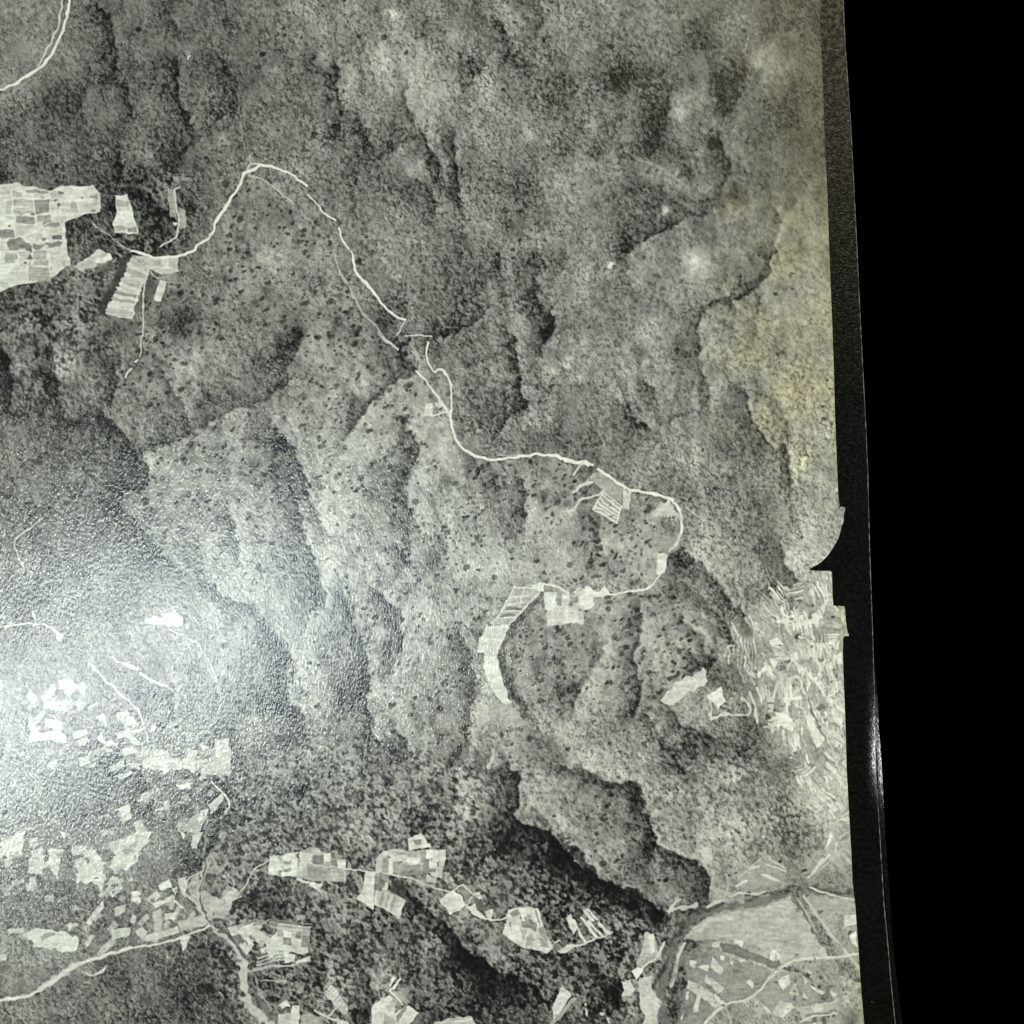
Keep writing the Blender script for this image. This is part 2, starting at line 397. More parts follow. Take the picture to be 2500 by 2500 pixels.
# hill forms: height grows with the distance from the nearest stream line, lit from the west
g = np.random.default_rng(31)
SEG = []
TRIB = []
for p, amt in VLINES:
    for i in range(len(p) - 1):
        SEG.append((p[i], p[i + 1]))
    L_ = np.hypot(*np.diff(p, axis=0).T).sum()
    for _ in range(int(L_ / 42)):
        i = int(g.integers(0, len(p) - 1)); u = g.uniform()
        b0 = p[i] * (1 - u) + p[i + 1] * u
        d = p[i + 1] - p[i]; th = math.atan2(d[1], d[0]) + math.pi + g.choice([-1, 1]) * g.uniform(0.5, 1.1)
        q = [b0]
        for k in range(4):
            th += g.normal(0, 0.25)
            q.append(q[-1] + g.uniform(12, 26) * np.array([math.cos(th), math.sin(th)]))
        TRIB.append(np.array(q))
for q in TRIB:
    for i in range(len(q) - 1):
        SEG.append((q[i], q[i + 1]))
qs = 4
cx_, cy_ = GXw[::qs, ::qs], GYw[::qs, ::qs]
dm = np.full(cx_.shape, 70.0, f4)
for a_, b_ in SEG:
    x0 = int(max(0, (min(a_[0], b_[0]) - 90 - X0) * RS / qs)); x1 = int(max(0, (max(a_[0], b_[0]) + 90 - X0) * RS / qs))
    y0 = int(max(0, (min(a_[1], b_[1]) - 90 - Y0) * RS / qs)); y1 = int(max(0, (max(a_[1], b_[1]) + 90 - Y0) * RS / qs))
    ss = (slice(y0, y1), slice(x0, x1))
    if dm[ss].size:
        dm[ss] = np.minimum(dm[ss], segdist(a_, b_, cx_[ss], cy_[ss])[0])
hgt = 40 * (1 - np.exp(-dm / 34.0))
ux = np.clip(np.arange(W) / qs, 0, dm.shape[1] - 1.001); uy = np.clip(np.arange(H) / qs, 0, dm.shape[0] - 1.001)
jx, jy = ux.astype(int), uy.astype(int); rx, ry = (ux - jx)[None, :], (uy - jy)[:, None]
hgt = (hgt[jy][:, jx] * (1 - rx) * (1 - ry) + hgt[jy][:, jx + 1] * rx * (1 - ry) + hgt[jy + 1][:, jx] * (1 - rx) * ry + hgt[jy + 1][:, jx + 1] * rx * ry).astype(f4)
hgt = blur(hgt, 2.2 * RS)
hs2 = (np.roll(hgt, -2, 1) - np.roll(hgt, 2, 1)) - 0.45 * (np.roll(hgt, -2, 0) - np.roll(hgt, 2, 0))
nw = np.clip((620 - GY) / 150, 0, 1) * np.clip((800 - GX) / 150, 0, 1)
T = T + 11.5 * (1 - 0.65 * nw) * np.tanh(hs2 / hs2.std() * 0.7)
T -= 2 * np.clip((GY - 1780) / 120, 0, 1) * np.clip((GX - 480) / 100, 0, 1) * np.clip((1560 - GX) / 150, 0, 1)
for q in TRIB:
    s = win(q, 14)
    d = np.full(GXw[s].shape, 1e9, f4)
    for i in range(len(q) - 1):
        d = np.minimum(d, segdist(q[i], q[i + 1], GXw[s], GYw[s])[0])
    T[s] -= 9 * np.exp(-(d / 3.6) ** 2)
soft('22', [(1480, 520), (1330, 600), (1215, 690), (1150, 780), (1080, 860), (1060, 1000), (1150, 1110), (1290, 1190), (1330, 1330), (1480, 1520), (1640, 1640), (1800, 1900), (2000, 1900), (2000, 440), (1650, 440)], 2, 12)
soft('22', [(1640, 300), (1500, 260), (1440, 300), (1480, 420), (1620, 480), (1760, 430), (1800, 200)], 10, 14)
# fine light ridges and tracks lying under the trees
FAINT = [('02', [(350, 1010), (440, 1075), (560, 1110), (650, 1170), (760, 1250)], 6, 140),
         ('02', [(1220, 400), (1300, 340), (1340, 300)], 9, 140), ('02', [(1160, 330), (1180, 240)], 4, 150),
         ('00', [(1670, 1080), (1640, 970), (1618, 800), (1610, 690), (1600, 600)], 4, 132)]

# --- open ground (1) against closed wood (0), and where the wood is dark and clumpy
OPEN = np.zeros((H, W), f4)
CLUMP = np.zeros((H, W), f4)


def region(arr, t, pts, v=1.0, feather=26):
    p = P(t, pts); s = win(p, feather * 2)
    a = np.clip(0.5 + inside(p, GXw[s], GYw[s]) / (2 * feather), 0, 1) * v
    arr[s] = np.maximum(arr[s], a)


region(OPEN, 'Z', [(270, 870), (400, 800), (530, 770), (560, 850), (600, 960), (600, 1110), (520, 1150), (440, 1080), (330, 1000), (240, 940)])
region(OPEN, 'Z', [(540, 765), (640, 690), (760, 655), (840, 700), (850, 790), (900, 865), (1100, 885), (1160, 930), (1280, 950), (1285, 1050), (1200, 1100), (1000, 1110), (880, 1180), (860, 1390), (760, 1400), (700, 1300), (600, 1180), (580, 960), (560, 870)])
region(OPEN, 'Z', [(450, 350), (560, 400), (650, 480), (720, 640), (600, 680), (480, 640), (400, 520)], 0.72)
region(OPEN, 'Z', [(980, 1110), (1280, 1100), (1330, 1200), (1330, 1270), (1250, 1330), (1050, 1330), (970, 1300)], 0.9)
region(OPEN, 'Z', [(260, 520), (330, 500), (420, 600), (400, 760), (270, 790), (230, 720)], 0.7)
region(OPEN, 'Z', [(570, 1190), (680, 1170), (700, 1330), (640, 1400), (590, 1320)], 0.7)
region(OPEN, 'Z', [(430, 1130), (520, 1150), (540, 1300), (440, 1360), (400, 1250)], 0.6)
region(OPEN, 'Z', [(900, 1380), (1040, 1380), (1220, 1480), (1200, 1560), (1000, 1500)], 0.5)
region(OPEN, 'Z', [(970, 1520), (1060, 1500), (1220, 1600), (1320, 1690), (1200, 1680), (1080, 1620)], 0.6)
region(OPEN, 'Z', [(1230, 1500), (1500, 1560), (1540, 1640), (1380, 1690), (1240, 1580)], 0.6)
region(OPEN, 'Z', [(1300, 1660), (1600, 1560), (1700, 1940), (1240, 1940)], 1.0)
region(OPEN, 'Z', [(1380, 1180), (1480, 1100), (1640, 1080), (1640, 1560), (1560, 1540), (1480, 1420), (1400, 1300)], 1.0)
region(CLUMP, 'Z', [(420, 1460), (560, 1380), (860, 1410), (960, 1480), (1100, 1620), (1250, 1720), (1270, 1940), (420, 1940), (370, 1760), (400, 1600)], 1.0, 50)
region(CLUMP, 'Z', [(0, 540), (200, 470), (330, 330), (340, 470), (200, 600), (130, 760), (0, 760)], 0.9, 40)
region(CLUMP, 'Z', [(190, 380), (340, 300), (360, 480), (220, 500)], 1.0, 30)
region(CLUMP, 'Z', [(580, 1140), (700, 1150), (760, 1250), (700, 1450), (560, 1460), (600, 1300)], 0.7, 30)
region(CLUMP, 'Z', [(960, 1430), (1250, 1480), (1330, 1700), (1200, 1650), (1000, 1560)], 0.5, 30)
region(CLUMP, 'Z', [(840, 600), (1040, 520), (1000, 800), (860, 820)], 0.4, 40)
region(CLUMP, 'Z', [(1180, 1300), (1400, 1390), (1490, 1480), (1570, 1620), (1400, 1640), (1240, 1500)], 0.65, 40)
OPEN = np.clip(OPEN - 0.5 * CLUMP * (GX > 1500), 0, 1)
OPEN = np.clip(OPEN + 0.10 * noise(30 * RS), 0, 1)

# --- tree crowns: a height field of many small domes, then lit from the lower left


def crowns(spacing, r0, r1, seed):
    g = np.random.default_rng(seed)
    sp = spacing * RS
    nx, ny = int(W / sp) + 2, int(H / sp) + 2
    jx, jy = np.meshgrid(np.arange(nx), np.arange(ny))
    px = (jx + 0.5 * (jy % 2) + g.uniform(-0.48, 0.48, jx.shape)) * sp
    py = (jy + g.uniform(-0.48, 0.48, jx.shape)) * sp
    r = g.uniform(r0, r1, jx.shape) * RS
    h = g.uniform(0.55, 1.0, jx.shape) * r
    px, py, r, h = px.ravel(), py.ravel(), r.ravel(), h.ravel()
    el = g.uniform(0.75, 1.3, px.shape)
    Z = np.zeros(H * W, f4)
    R = int(r1 * RS * 1.3) + 1
    cx, cy = px.astype(int), py.astype(int)
    for dy in range(-R, R + 1):
        for dx in range(-R, R + 1):
            xx, yy = cx + dx, cy + dy
            ox, oy = (xx - px), (yy - py)
            q = 1 - (ox * ox * el + oy * oy / el) / (r * r)
            m = (q > 0) & (xx >= 0) & (xx < W) & (yy >= 0) & (yy < H)
            if m.any():
                np.maximum.at(Z, yy[m] * W + xx[m], (h[m] * np.sqrt(q[m])).astype(f4))
    return Z.reshape(H, W)


def lit(Z, d=1):
    Z = blur(Z, 0.7)
    sh = np.roll(Z, (-d, d), (0, 1)) - Z       # towards lower-left is brighter
    slope = Z - np.roll(np.roll(Z, -d, 0), d, 1)
    dirn = (np.roll(Z, -1, 1) - np.roll(Z, 1, 1)) - 0.6 * (np.roll(Z, -1, 0) - np.roll(Z, 1, 0))
    cav = Z - blur(Z, 7 * RS)
    a = dirn / dirn.std() * 0.62 + cav / cav.std() * 0.66
    return a / a.std()




def warp(Z, ax, ay):
    yy = np.clip(np.arange(H)[:, None] + ay, 0, H - 1).astype(int)
    xx = np.clip(np.arange(W)[None, :] + ax, 0, W - 1).astype(int)
    return Z[yy, xx]


def emboss(n):
    d = (np.roll(n, -1, 1) - np.roll(n, 1, 1)) - 0.8 * (np.roll(n, -1, 0) - np.roll(n, 1, 0))
    return d / d.std()


def clumps(n, t, k):
    """dark crowns scattered on lighter ground"""
    c = 1 / (1 + np.exp(-(n - t) * k))
    return (c - c.mean()) / c.std()


wa, wb = 1.7 * noise(2.2), 1.7 * noise(2.2)
C1 = warp(lit(crowns(8.6, 3.4, 8.4, 1)), 1.2 * wa, 1.2 * wb)
C2 = warp(lit(crowns(11.0, 4.5, 10.5, 2)), 1.6 * wa, 1.6 * wb)
n1, n2, n3 = noise(1.1), noise(2.2), noise(3.2)
n4 = noise(5.0)
em1 = emboss(n1 + 0.9 * n2)
em2 = emboss(n2 + 1.3 * n3)
fine = -0.46 * clumps(n2 + 0.35 * n1 + 0.35 * n3, 0.6, 4.0) + 0.55 * em1 + 0.78 * C1 + 0.10 * n1
bold = -0.85 * clumps(n3 + 0.40 * n2 + 0.25 * n4, 0.35, 4.5) + 0.42 * em2 + 0.30 * em1 + 0.50 * C2
fine /= fine.std(); bold /= bold.std()
can = fine * (1 - CLUMP) + bold * CLUMP
can = np.where(can > 0, np.tanh(can * 0.5) / 0.5, can * 0.95)
# contrast of the wood: hazy towards the north-east, strong in the south
AMP = np.full((H, W), 0.160, f4) + 0.115 * CLUMP
ne = np.clip((GX - 1350) / 500, 0, 1) * np.clip((1150 - GY) / 500, 0, 1)
AMP *= 1 - 0.50 * ne
AMP *= 1 - 0.36 * np.clip((500 - GY) / 500, 0, 1) * np.clip((900 - GX) / 400, 0, 1)
AMP *= 1 - 0.55 * OPEN
AMP *= 1 + 0.16 * noise(18 * RS)
AMP *= 1 + 0.55 * np.clip((104 - T) / 50, 0, 1)
can_soft = blur(can, 1.4 * RS)
can = can * (1 - 0.75 * ne) + can_soft / can_soft.std() * 0.75 * ne
SHADE = 1 + AMP * can

# single dark trees standing on the open slopes
g = np.random.default_rng(5)
N = 34000
tx, ty = g.uniform(0, 2100, N), g.uniform(0, 2500, N)
dens = OPEN[((ty - Y0) * RS).astype(int), ((tx - X0) * RS).astype(int)] * (0.55 + 0.4 * np.clip(
    w5[((ty - Y0) * RS).astype(int), ((tx - X0) * RS).astype(int)], -1, 1))
tone = T[((ty - Y0) * RS).astype(int), ((tx - X0) * RS).astype(int)]
keep = g.uniform(0, 1, N) < np.clip(dens * (0.85 + 0.4 * np.clip((118 - tone) / 25, -1, 1)), 0, 1)
far = (tx > 1700) & (ty > 1400)
keep &= ~(far & (g.uniform(0, 1, N) < 0.85))
DOT = np.ones((H, W), f4)
for x, y in zip(tx[keep], ty[keep]):
    r = min(7.2, 1.9 + g.gamma(1.5, 1.0))
    e = g.uniform(0.8, 1.25)
    k = g.uniform(0.26, 0.52)
    s = win(np.array([[x, y]]), r * 2 + 4)
    ex, ey = GX[s] + 1.5 * w3[s] - x, GY[s] + 1.5 * w4[s] - y
    d = np.sqrt(ex * ex * e + ey * ey / e)
    a = np.clip((r - d) / 2.2 + 0.4, 0, 1)
    ds = np.sqrt((ex - 0.6 * r) ** 2 + (ey + 0.35 * r) ** 2)
    a2 = np.clip((r - ds) / 2.2 + 0.4, 0, 1)
    DOT[s] *= 1 - np.maximum(a * k * (1 + 0.35 * (ex - ey) / (r * 2)), a2 * k * 0.9)

thick = 1 / (1 + np.exp(-(noise(7 * RS) + 0.5 * n4 - 0.5 * hs - 0.9) * 3.2))
T = T + OPEN * np.clip((2050 - GY) / 300, 0, 1) * (11 - 26 * thick)
T = T * SHADE * DOT + 14 * np.clip((92 - T) / 45, 0, 1) * can
# light bush speckle on the open slopes and scrub streaks
T *= 1 + OPEN * (0.035 * noise(2.2 * RS) + 0.03 * noise(4 * RS))
T *= 1 + (1 - OPEN) * 0.035 * noise(9 * RS)

# --- fields and tracks
PAINT = np.zeros((H, W), f4)
PA = np.zeros((H, W), f4)
ftex = 0.04 * noise(2.4 * RS) + 0.045 * noise(7 * RS, 2 * RS) + 0.03 * noise(12 * RS)


def lay(s, a, tone):
    T[s] = T[s] * (1 - a) + tone * a


def field(t, pts, tone, op=0.93, edge=2.3, rag=False):
    p, s = vmask(t, pts, 6)
    x, y = (GXw[s], GYw[s]) if rag else (GXf[s], GYf[s])
    a = np.clip(0.5 + inside(p, x, y) / edge, 0, 1) * op
    lay(s, a, tone * (1 + ftex[s]))


def rect(t, x0, y0, x1, y1, tone, op=0.9):
    j = np.random.default_rng(int(x0 * 7 + y0 * 13)).uniform(-6, 6, 8)
    field(t, [(x0 + j[0], y0 + j[1]), (x1 + j[2], y0 + j[3]), (x1 + j[4], y1 + j[5]), (x0 + j[6], y1 + j[7])], tone, op)


def line(t, pts, wd, tone, op=0.95, edge=1.6, rough=0.0, wood=False):
    """wd in photograph pixels"""
    p = P(t, pts)
    # round the corners a little
    for _ in range(2):
        if len(p) > 2:
            q = [p[0]]
            for i in range(len(p) - 1):
                q += [0.75 * p[i] + 0.25 * p[i + 1], 0.25 * p[i] + 0.75 * p[i + 1]]
            p = np.array(q + [p[-1]])
    s = win(p, wd + 8)
    x, y = GXf[s], GYf[s]
    if wood:
        x, y = GX[s] + 2.0 * w1[s] + 3.0 * w5[s] + 2.0 * w3[s], GY[s] + 2.0 * w2[s] + 3.0 * w6[s] + 2.0 * w4[s]
    d = np.full(x.shape, 1e9, f4)
    for i in range(len(p) - 1):
        d = np.minimum(d, segdist(p[i], p[i + 1], x, y)[0])
    a = np.clip(0.5 + (wd / 2 * (1 + rough * w3[s]) - d) / edge, 0, 1) * op
    lay(s, a, tone * (1 + ftex[s] * 0.6) * ((1 + 0.17 * can[s] + 0.10 * w5[s]) if wood else 1))


def patch(t, quad, nu, nv, seed, tones, border=None, bw=2.2, gap=0.0):
    """a block of small plots: bilinear quad cut into uneven cells"""
    g = np.random.default_rng(seed)
    q = np.array(quad, float)
    us = np.concatenate([[0], np.sort(np.clip((np.arange(1, nu) + g.uniform(-0.28, 0.28, nu - 1)) / nu, 0, 1)), [1]])

    def at(u, v):
        return tuple((q[0] * (1 - u) + q[1] * u) * (1 - v) + (q[3] * (1 - u) + q[2] * u) * v)
    for i in range(nu):
        k = max(1, nv + int(g.integers(-1, 2)))
        vs = np.concatenate([[0], np.clip((np.arange(1, k) + g.uniform(-0.3, 0.3, k - 1)) / k, 0, 1), [1]])
        for j in range(k):
            if g.uniform() < gap:
                continue
            c = [at(us[i], vs[j]), at(us[i + 1], vs[j]), at(us[i + 1], vs[j + 1]), at(us[i], vs[j + 1])]
            field(t, c, float(g.choice(tones)) + g.uniform(-9, 9), 0.93)
            if border:
                line(t, [c[0], c[1]], bw, border, 0.8)
                line(t, [c[0], c[3]], bw, border, 0.8)


F, R, L = field, rect, line
for a in FAINT:
    L(a[0], a[1], a[2], a[3], 0.55, 3.0, 0.4)

# upper-left field block
F('00', [(-700, 1230), (-60, 1250), (90, 1232), (200, 1258), (340, 1285), (420, 1245), (540, 1255), (625, 1245), (672, 1310), (668, 1430), (560, 1452), (430, 1500),
         (455, 1700), (475, 1780), (345, 1866), (200, 1911), (100, 1921), (0, 1961), (-700, 2050)], 206, 0.95)
for i in range(5):
    patch('00', [(-700 + i * 130, 1260), (-580 + i * 130, 1260), (-580 + i * 130, 1950), (-700 + i * 130, 1970)], 1, 7, 40 + i, [150, 190, 210, 220], 228)
for a in [(80, 1345, 222, 1392, 158), (228, 1345, 330, 1435, 122), (90, 1400, 222, 1412, 168), (90, 1420, 222, 1434, 160), (105, 1455, 228, 1505, 122), (245, 1455, 345, 1495, 146), (285, 1497, 395, 1538, 126),
          (105, 1512, 235, 1585, 182), (240, 1505, 280, 1555, 178), (0, 1545, 100, 1602, 112), (0, 1450, 100, 1540, 214), (355, 1588, 415, 1618, 92), (240, 1570, 285, 1618, 168), (30, 1700, 115, 1765, 138), (120, 1690, 215, 1722, 166),
          (220, 1685, 310, 1745, 136), (335, 1700, 430, 1790, 186), (120, 1730, 210, 1790, 160), (215, 1750, 330, 1786, 148), (190, 1800, 345, 1896, 140), (80, 1290, 145, 1335, 162), (165, 1282, 330, 1303, 134), (332, 1297, 415, 1335, 166),
          (392, 1285, 424, 1300, 92), (605, 1315, 660, 1335, 130), (420, 1370, 500, 1430, 180), (476, 1366, 520, 1430, 150), (40, 1350, 76, 1440, 170), (580, 1365, 668, 1410, 186), (0, 1255, 76, 1340, 188), (0, 1350, 38, 1440, 216),
          (100, 1735, 185, 1800, 196), (0, 1810, 60, 1900, 214), (110, 1820, 185, 1890, 190), (420, 1300, 600, 1335, 200), (430, 1340, 580, 1362, 214)]:
    R('00', *a)
for y in (1815, 1835, 1858, 1878):
    L('00', [(195, y + 4), (345, y - 10)], 2, 176, 0.6)
for y in (1712, 1728, 1760):
    L('00', [(35, y), (330, y - 10)], 1.6, 190, 0.5)
for l in [[(78, 1240), (80, 1450), (105, 1600)], [(223, 1340), (228, 1450), (240, 1560), (215, 1690), (205, 1780)], [(333, 1290), (333, 1440)], [(415, 1335), (412, 1470)], [(0, 1448), (230, 1445), (560, 1448)], [(78, 1340), (415, 1338)],
          [(105, 1600), (240, 1560), (330, 1500), (400, 1490)], [(0, 1620), (110, 1600)], [(118, 1690), (125, 1790)], [(330, 1690), (340, 1860)], [(0, 1690), (330, 1680)], [(185, 1790), (190, 1900)]]:
    L('00', l, 2.6, 224, 0.85)
for p in [[(40, 1625), (150, 1610), (215, 1640), (190, 1672), (60, 1670)], [(215, 1620), (270, 1630), (310, 1670), (250, 1680), (220, 1660)], [(310, 1650), (430, 1645), (420, 1690), (320, 1685)]]:
    F('00', p, 96, 0.85, 4, True)
# second strip east of the hedge
F('00', [(765, 1322), (855, 1310), (880, 1375), (932, 1572), (775, 1565), (755, 1500), (778, 1440), (775, 1380)], 218)
for a in [(770, 1348, 868, 1392, 150), (785, 1392, 872, 1422, 176), (770, 1525, 840, 1558, 146), (845, 1530, 908, 1560, 128), (770, 1500, 900, 1512, 196)]:
    R('00', *a)
F('00', [(1128, 1278), (1165, 1272), (1192, 1480), (1140, 1440)], 150, 0.85)
F('00', [(1205, 1380), (1245, 1420), (1250, 1530), (1205, 1545)], 160, 0.75)
L('00', [(1205, 1255), (1172, 1265), (1180, 1330), (1188, 1400), (1205, 1460), (1195, 1560), (1175, 1610), (1085, 1655)], 5, 188, 0.9)
F('00', [(1160, 1490), (1190, 1492), (1188, 1508), (1165, 1508)], 224)
F('00', [(1170, 1185), (1280, 1200), (1270, 1225), (1170, 1210)], 150, 0.6)
L('00', [(620, 1500), (680, 1555), (740, 1590)], 4.5, 160, 0.8)
L('00', [(740, 1590), (790, 1640), (890, 1690)], 4, 150, 0.6)
# terraces south of them
F('10', [(480, 85), (620, 0), (660, -30), (740, 0), (755, 40), (640, 85), (545, 115)], 186)
F('10', [(635, 45), (735, 0), (750, 40), (660, 80)], 214)
F('10', [(545, 60), (620, 20), (630, 50), (560, 100)], 168, 0.7)
F('10', [(640, 60), (740, 70), (735, 130), (680, 150), (640, 100)], 92, 0.8, 5, True)
# striped field with its shadowed west edge
F('10', [(868, 0), (895, 20), (840, 140), (725, 370), (690, 400), (640, 420), (665, 320), (770, 120)], 52, 0.88, 8, True)
F('10', [(888, 10), (1005, 95), (985, 170), (930, 245), (885, 432), (705, 402), (722, 368), (830, 150)], 176)
for i, (v, t_) in enumerate([(0.06, 160), (0.15, 196), (0.22, 150), (0.31, 200), (0.40, 168), (0.50, 214), (0.575, 206), (0.645, 128), (0.70, 206), (0.76, 140), (0.82, 204), (0.89, 190), (0.96, 158)]):
    ax, ay = 888 + (710 - 888) * v, 14 + (396 - 14) * v
    bx, by = 1003 + (888 - 1003) * v, 95 + (428 - 95) * v - 22
    L('10', [(ax + 6, ay), ((ax + bx) / 2, (ay + by) / 2 + 5), (bx - 3, by)], 9.5, t_, 0.85, 2.2, 0.15)
L('10', [(1003, 95), (985, 170), (932, 245), (888, 428)], 3.2, 212, 0.85)
L('10', [(710, 396), (800, 425), (886, 434)], 3.2, 204, 0.8)
F('10', [(890, 8), (1060, 18), (1206, 10), (1195, 122), (1085, 132), (1010, 98)], 186)
for a in [(1035, 40, 1080, 78, 150), (1092, 22, 1145, 88, 214), (1150, 30, 1192, 90, 172), (960, 22, 1030, 60, 172)]:
    R('10', *a)
F('10', [(1090, 120), (1185, 122), (1180, 200), (1120, 190), (1080, 160)], 132, 0.7)
F('10', [(1078, 168), (1120, 185), (1085, 316), (1035, 308)], 214)
F('10', [(1085, 180), (1120, 188), (1100, 240), (1078, 232)], 182, 0.8)
F('10', [(1000, 150), (1060, 160), (1065, 215), (1030, 290), (985, 290), (978, 210)], 74, 0.75, 6, True)
F('10', [(975, 180), (950, 240), (900, 400), (960, 390)], 80, 0.8, 5, True)
L('10', [(1000, 110), (985, 160), (962, 290), (960, 400), (968, 480), (965, 540), (945, 600), (946, 660), (938, 692)], 3.4, 196, 0.85)
L('10', [(1010, 110), (1040, 150), (1080, 160)], 3, 190, 0.7)
F('10', [(905, 718), (922, 708), (930, 718), (912, 732)], 214)
L('10', [(884, 772), (862, 800), (845, 828)], 5, 206, 0.9)
# north-west road beside its stream
L('00', [(478, -400), (470, -60), (458, 60), (420, 230), (362, 320), (290, 440), (235, 478), (190, 510), (120, 550), (40, 590), (0, 598), (-700, 620)], 6.6, 220)
L('00', [(425, -300), (425, 0), (402, 130), (385, 200), (300, 350), (250, 445)], 4.5, 190, 0.85)
L('00', [(445, 0), (415, 170), (330, 330), (262, 440)], 2.4, 110, 0.6)
L('00', [(0, 660), (60, 640), (200, 540)], 3, 150, 0.5)
L('00', [(1265, 395), (1268, 375), (1280, 368)], 3, 214)
# winding main road
L('00', [(1932, 1160), (1880, 1132), (1830, 1120), (1760, 1115), (1700, 1150), (1652, 1165), (1630, 1212), (1610, 1270), (1560, 1322), (1510, 1410), (1452, 1480), (1432, 1550), (1410, 1590), (1332, 1650), (1300, 1695), (1180, 1730), (1080, 1735), (980, 1715), (890, 1688)], 6.4, 228)
L('00', [(1668, 1158), (1680, 1102), (1762, 1110)], 4, 206)
L('00', [(1680, 1180), (1790, 1222), (1860, 1270), (1990, 1370)], 4.2, 168, 0.8)
F('00', [(1665, 1070), (1700, 1020), (1690, 1090)], 170, 0.6)
for p, wd in [([(0, 1152), (70, 1190), (140, 1252)], 5), ([(145, 1310), (165, 1335), (205, 1375)], 2.6), ([(210, 1380), (260, 1445), (330, 1482)], 4.6), ([(355, 1540), (372, 1610), (416, 1676)], 5), ([(430, 1690), (442, 1711), (440, 1766)], 4.4)]:
    L('01', p, wd, 218, 0.92)
L('01', [(0, 1340), (80, 1410), (160, 1480), (240, 1560)], 3.5, 150, 0.55)
L('11', [(440, 10), (446, 90), (472, 142), (500, 166), (590, 260), (642, 340), (725, 425), (785, 442)], 5.4, 222)
L('11', [(790, 450), (765, 505), (735, 545)], 4, 190, 0.85)
L('11', [(790, 548), (920, 541), (975, 556)], 2.8, 206, 0.9)
L('11', [(952, 590), (938, 680), (970, 755), (992, 798), (1030, 760), (1090, 822), (1110, 882), (1111, 980), (1100, 1060)], 4.8, 212)
L('11', [(865, 785), (920, 832), (980, 910), (1040, 990), (1085, 1072), (1106, 1135)], 4.4, 208)
L('11', [(1098, 1050), (1106, 1135), (1132, 1200), (1152, 1272), (1200, 1332), (1300, 1376), (1380, 1396), (1500, 1376), (1600, 1356), (1760, 1352), (1850, 1376), (1932, 1398), (2030, 1420)], 6.4, 222)
L('11', [(1150, 1180), (1180, 1260), (1240, 1320)], 2.5, 96, 0.6)
L('11', [(1420, 1362), (1560, 1350)], 3, 180, 0.6)
L('11', [(325, 0), (330, 55), (348, 110), (402, 190), (452, 290), (512, 400), (590, 472), (642, 560), (742, 640)], 6, 160, 0.75, 2.5, 0.3)
L('11', [(640, 560), (690, 590), (745, 640)], 4, 190, 0.8)
L('11', [(360, 150), (430, 280), (490, 400), (570, 480)], 2.2, 66, 0.6)
L('11', [(850, 750), (780, 800), (690, 870), (600, 960), (500, 1070), (430, 1180)], 3.2, 60, 0.7, 2, 0.4)
L('11', [(880, 670), (855, 790)], 3, 170, 0.5)
F('11', [(928, 1008), (982, 1006), (976, 1090), (915, 1096)], 208)
L('11', [(974, 1087), (1070, 1066)], 3.8, 206)
F('11', [(1000, 1000), (1050, 1005), (1045, 1035), (1005, 1030)], 178, 0.8)
L('11', [(1032, 990), (1092, 1080)], 5.4, 196)
# bend of the road with its plots
L('12', [(-60, 1392), (0, 1400), (60, 1394), (128, 1420)], 6, 218)
L('12', [(165, 1448), (260, 1502), (330, 1570), (390, 1590), (520, 1610), (640, 1640), (700, 1690), (728, 1750), (733, 1811), (732, 1870), (690, 1960), (640, 1990)], 7, 220)
L('12', [(60, 1400), (20, 1450), (0, 1480)], 5, 200)
F('12', [(170, 1455), (330, 1578), (315, 1670), (210, 1592), (130, 1535), (130, 1500)], 146, 0.8)
F('12', [(330, 1580), (392, 1592), (372, 1712), (325, 1700)], 184)
q = [(205, 1597), (322, 1690), (285, 1806), (130, 1715)]
F('12', q, 150, 0.85)
for v in (0.0, 0.2, 0.42, 0.63, 0.82, 1.0):
    a = [205 + (130 - 205) * v, 1597 + (1715 - 1597) * v]
    b = [322 + (285 - 322) * v, 1690 + (1806 - 1690) * v]
    L('12', [a, b], 4.6 if v not in (0.0,) else 3, 210, 0.9)
L('12', [q[0], q[3]], 3.5, 200); L('12', [q[1], q[2]], 4, 214)
L('12', [(0, 1605), (60, 1555), (125, 1540)], 6, 196, 0.85)
L('12', [(0, 1705), (50, 1645), (140, 1628), (200, 1600)], 6, 196, 0.85)
L('12', [(20, 1580), (100, 1530), (140, 1480)], 9, 186, 0.75)
F('12', [(635, 1648), (690, 1700), (728, 1790), (690, 1800), (600, 1780), (545, 1765)], 178, 0.88, 4, True)
for k in range(7):
    L('12', [(640, 1652), (560 + k * 27, 1768 + k * 7)], 2.0, 212, 0.6)
F('22', [(540, 190), (720, 150), (690, 240), (600, 290), (540, 250)], 150, 0.6, 5, True)
L('22', [(760, 0), (870, 90), (955, 112)], 3.4, 176, 0.8)
L('22', [(725, 0), (742, 110)], 3.4, 150, 0.8)
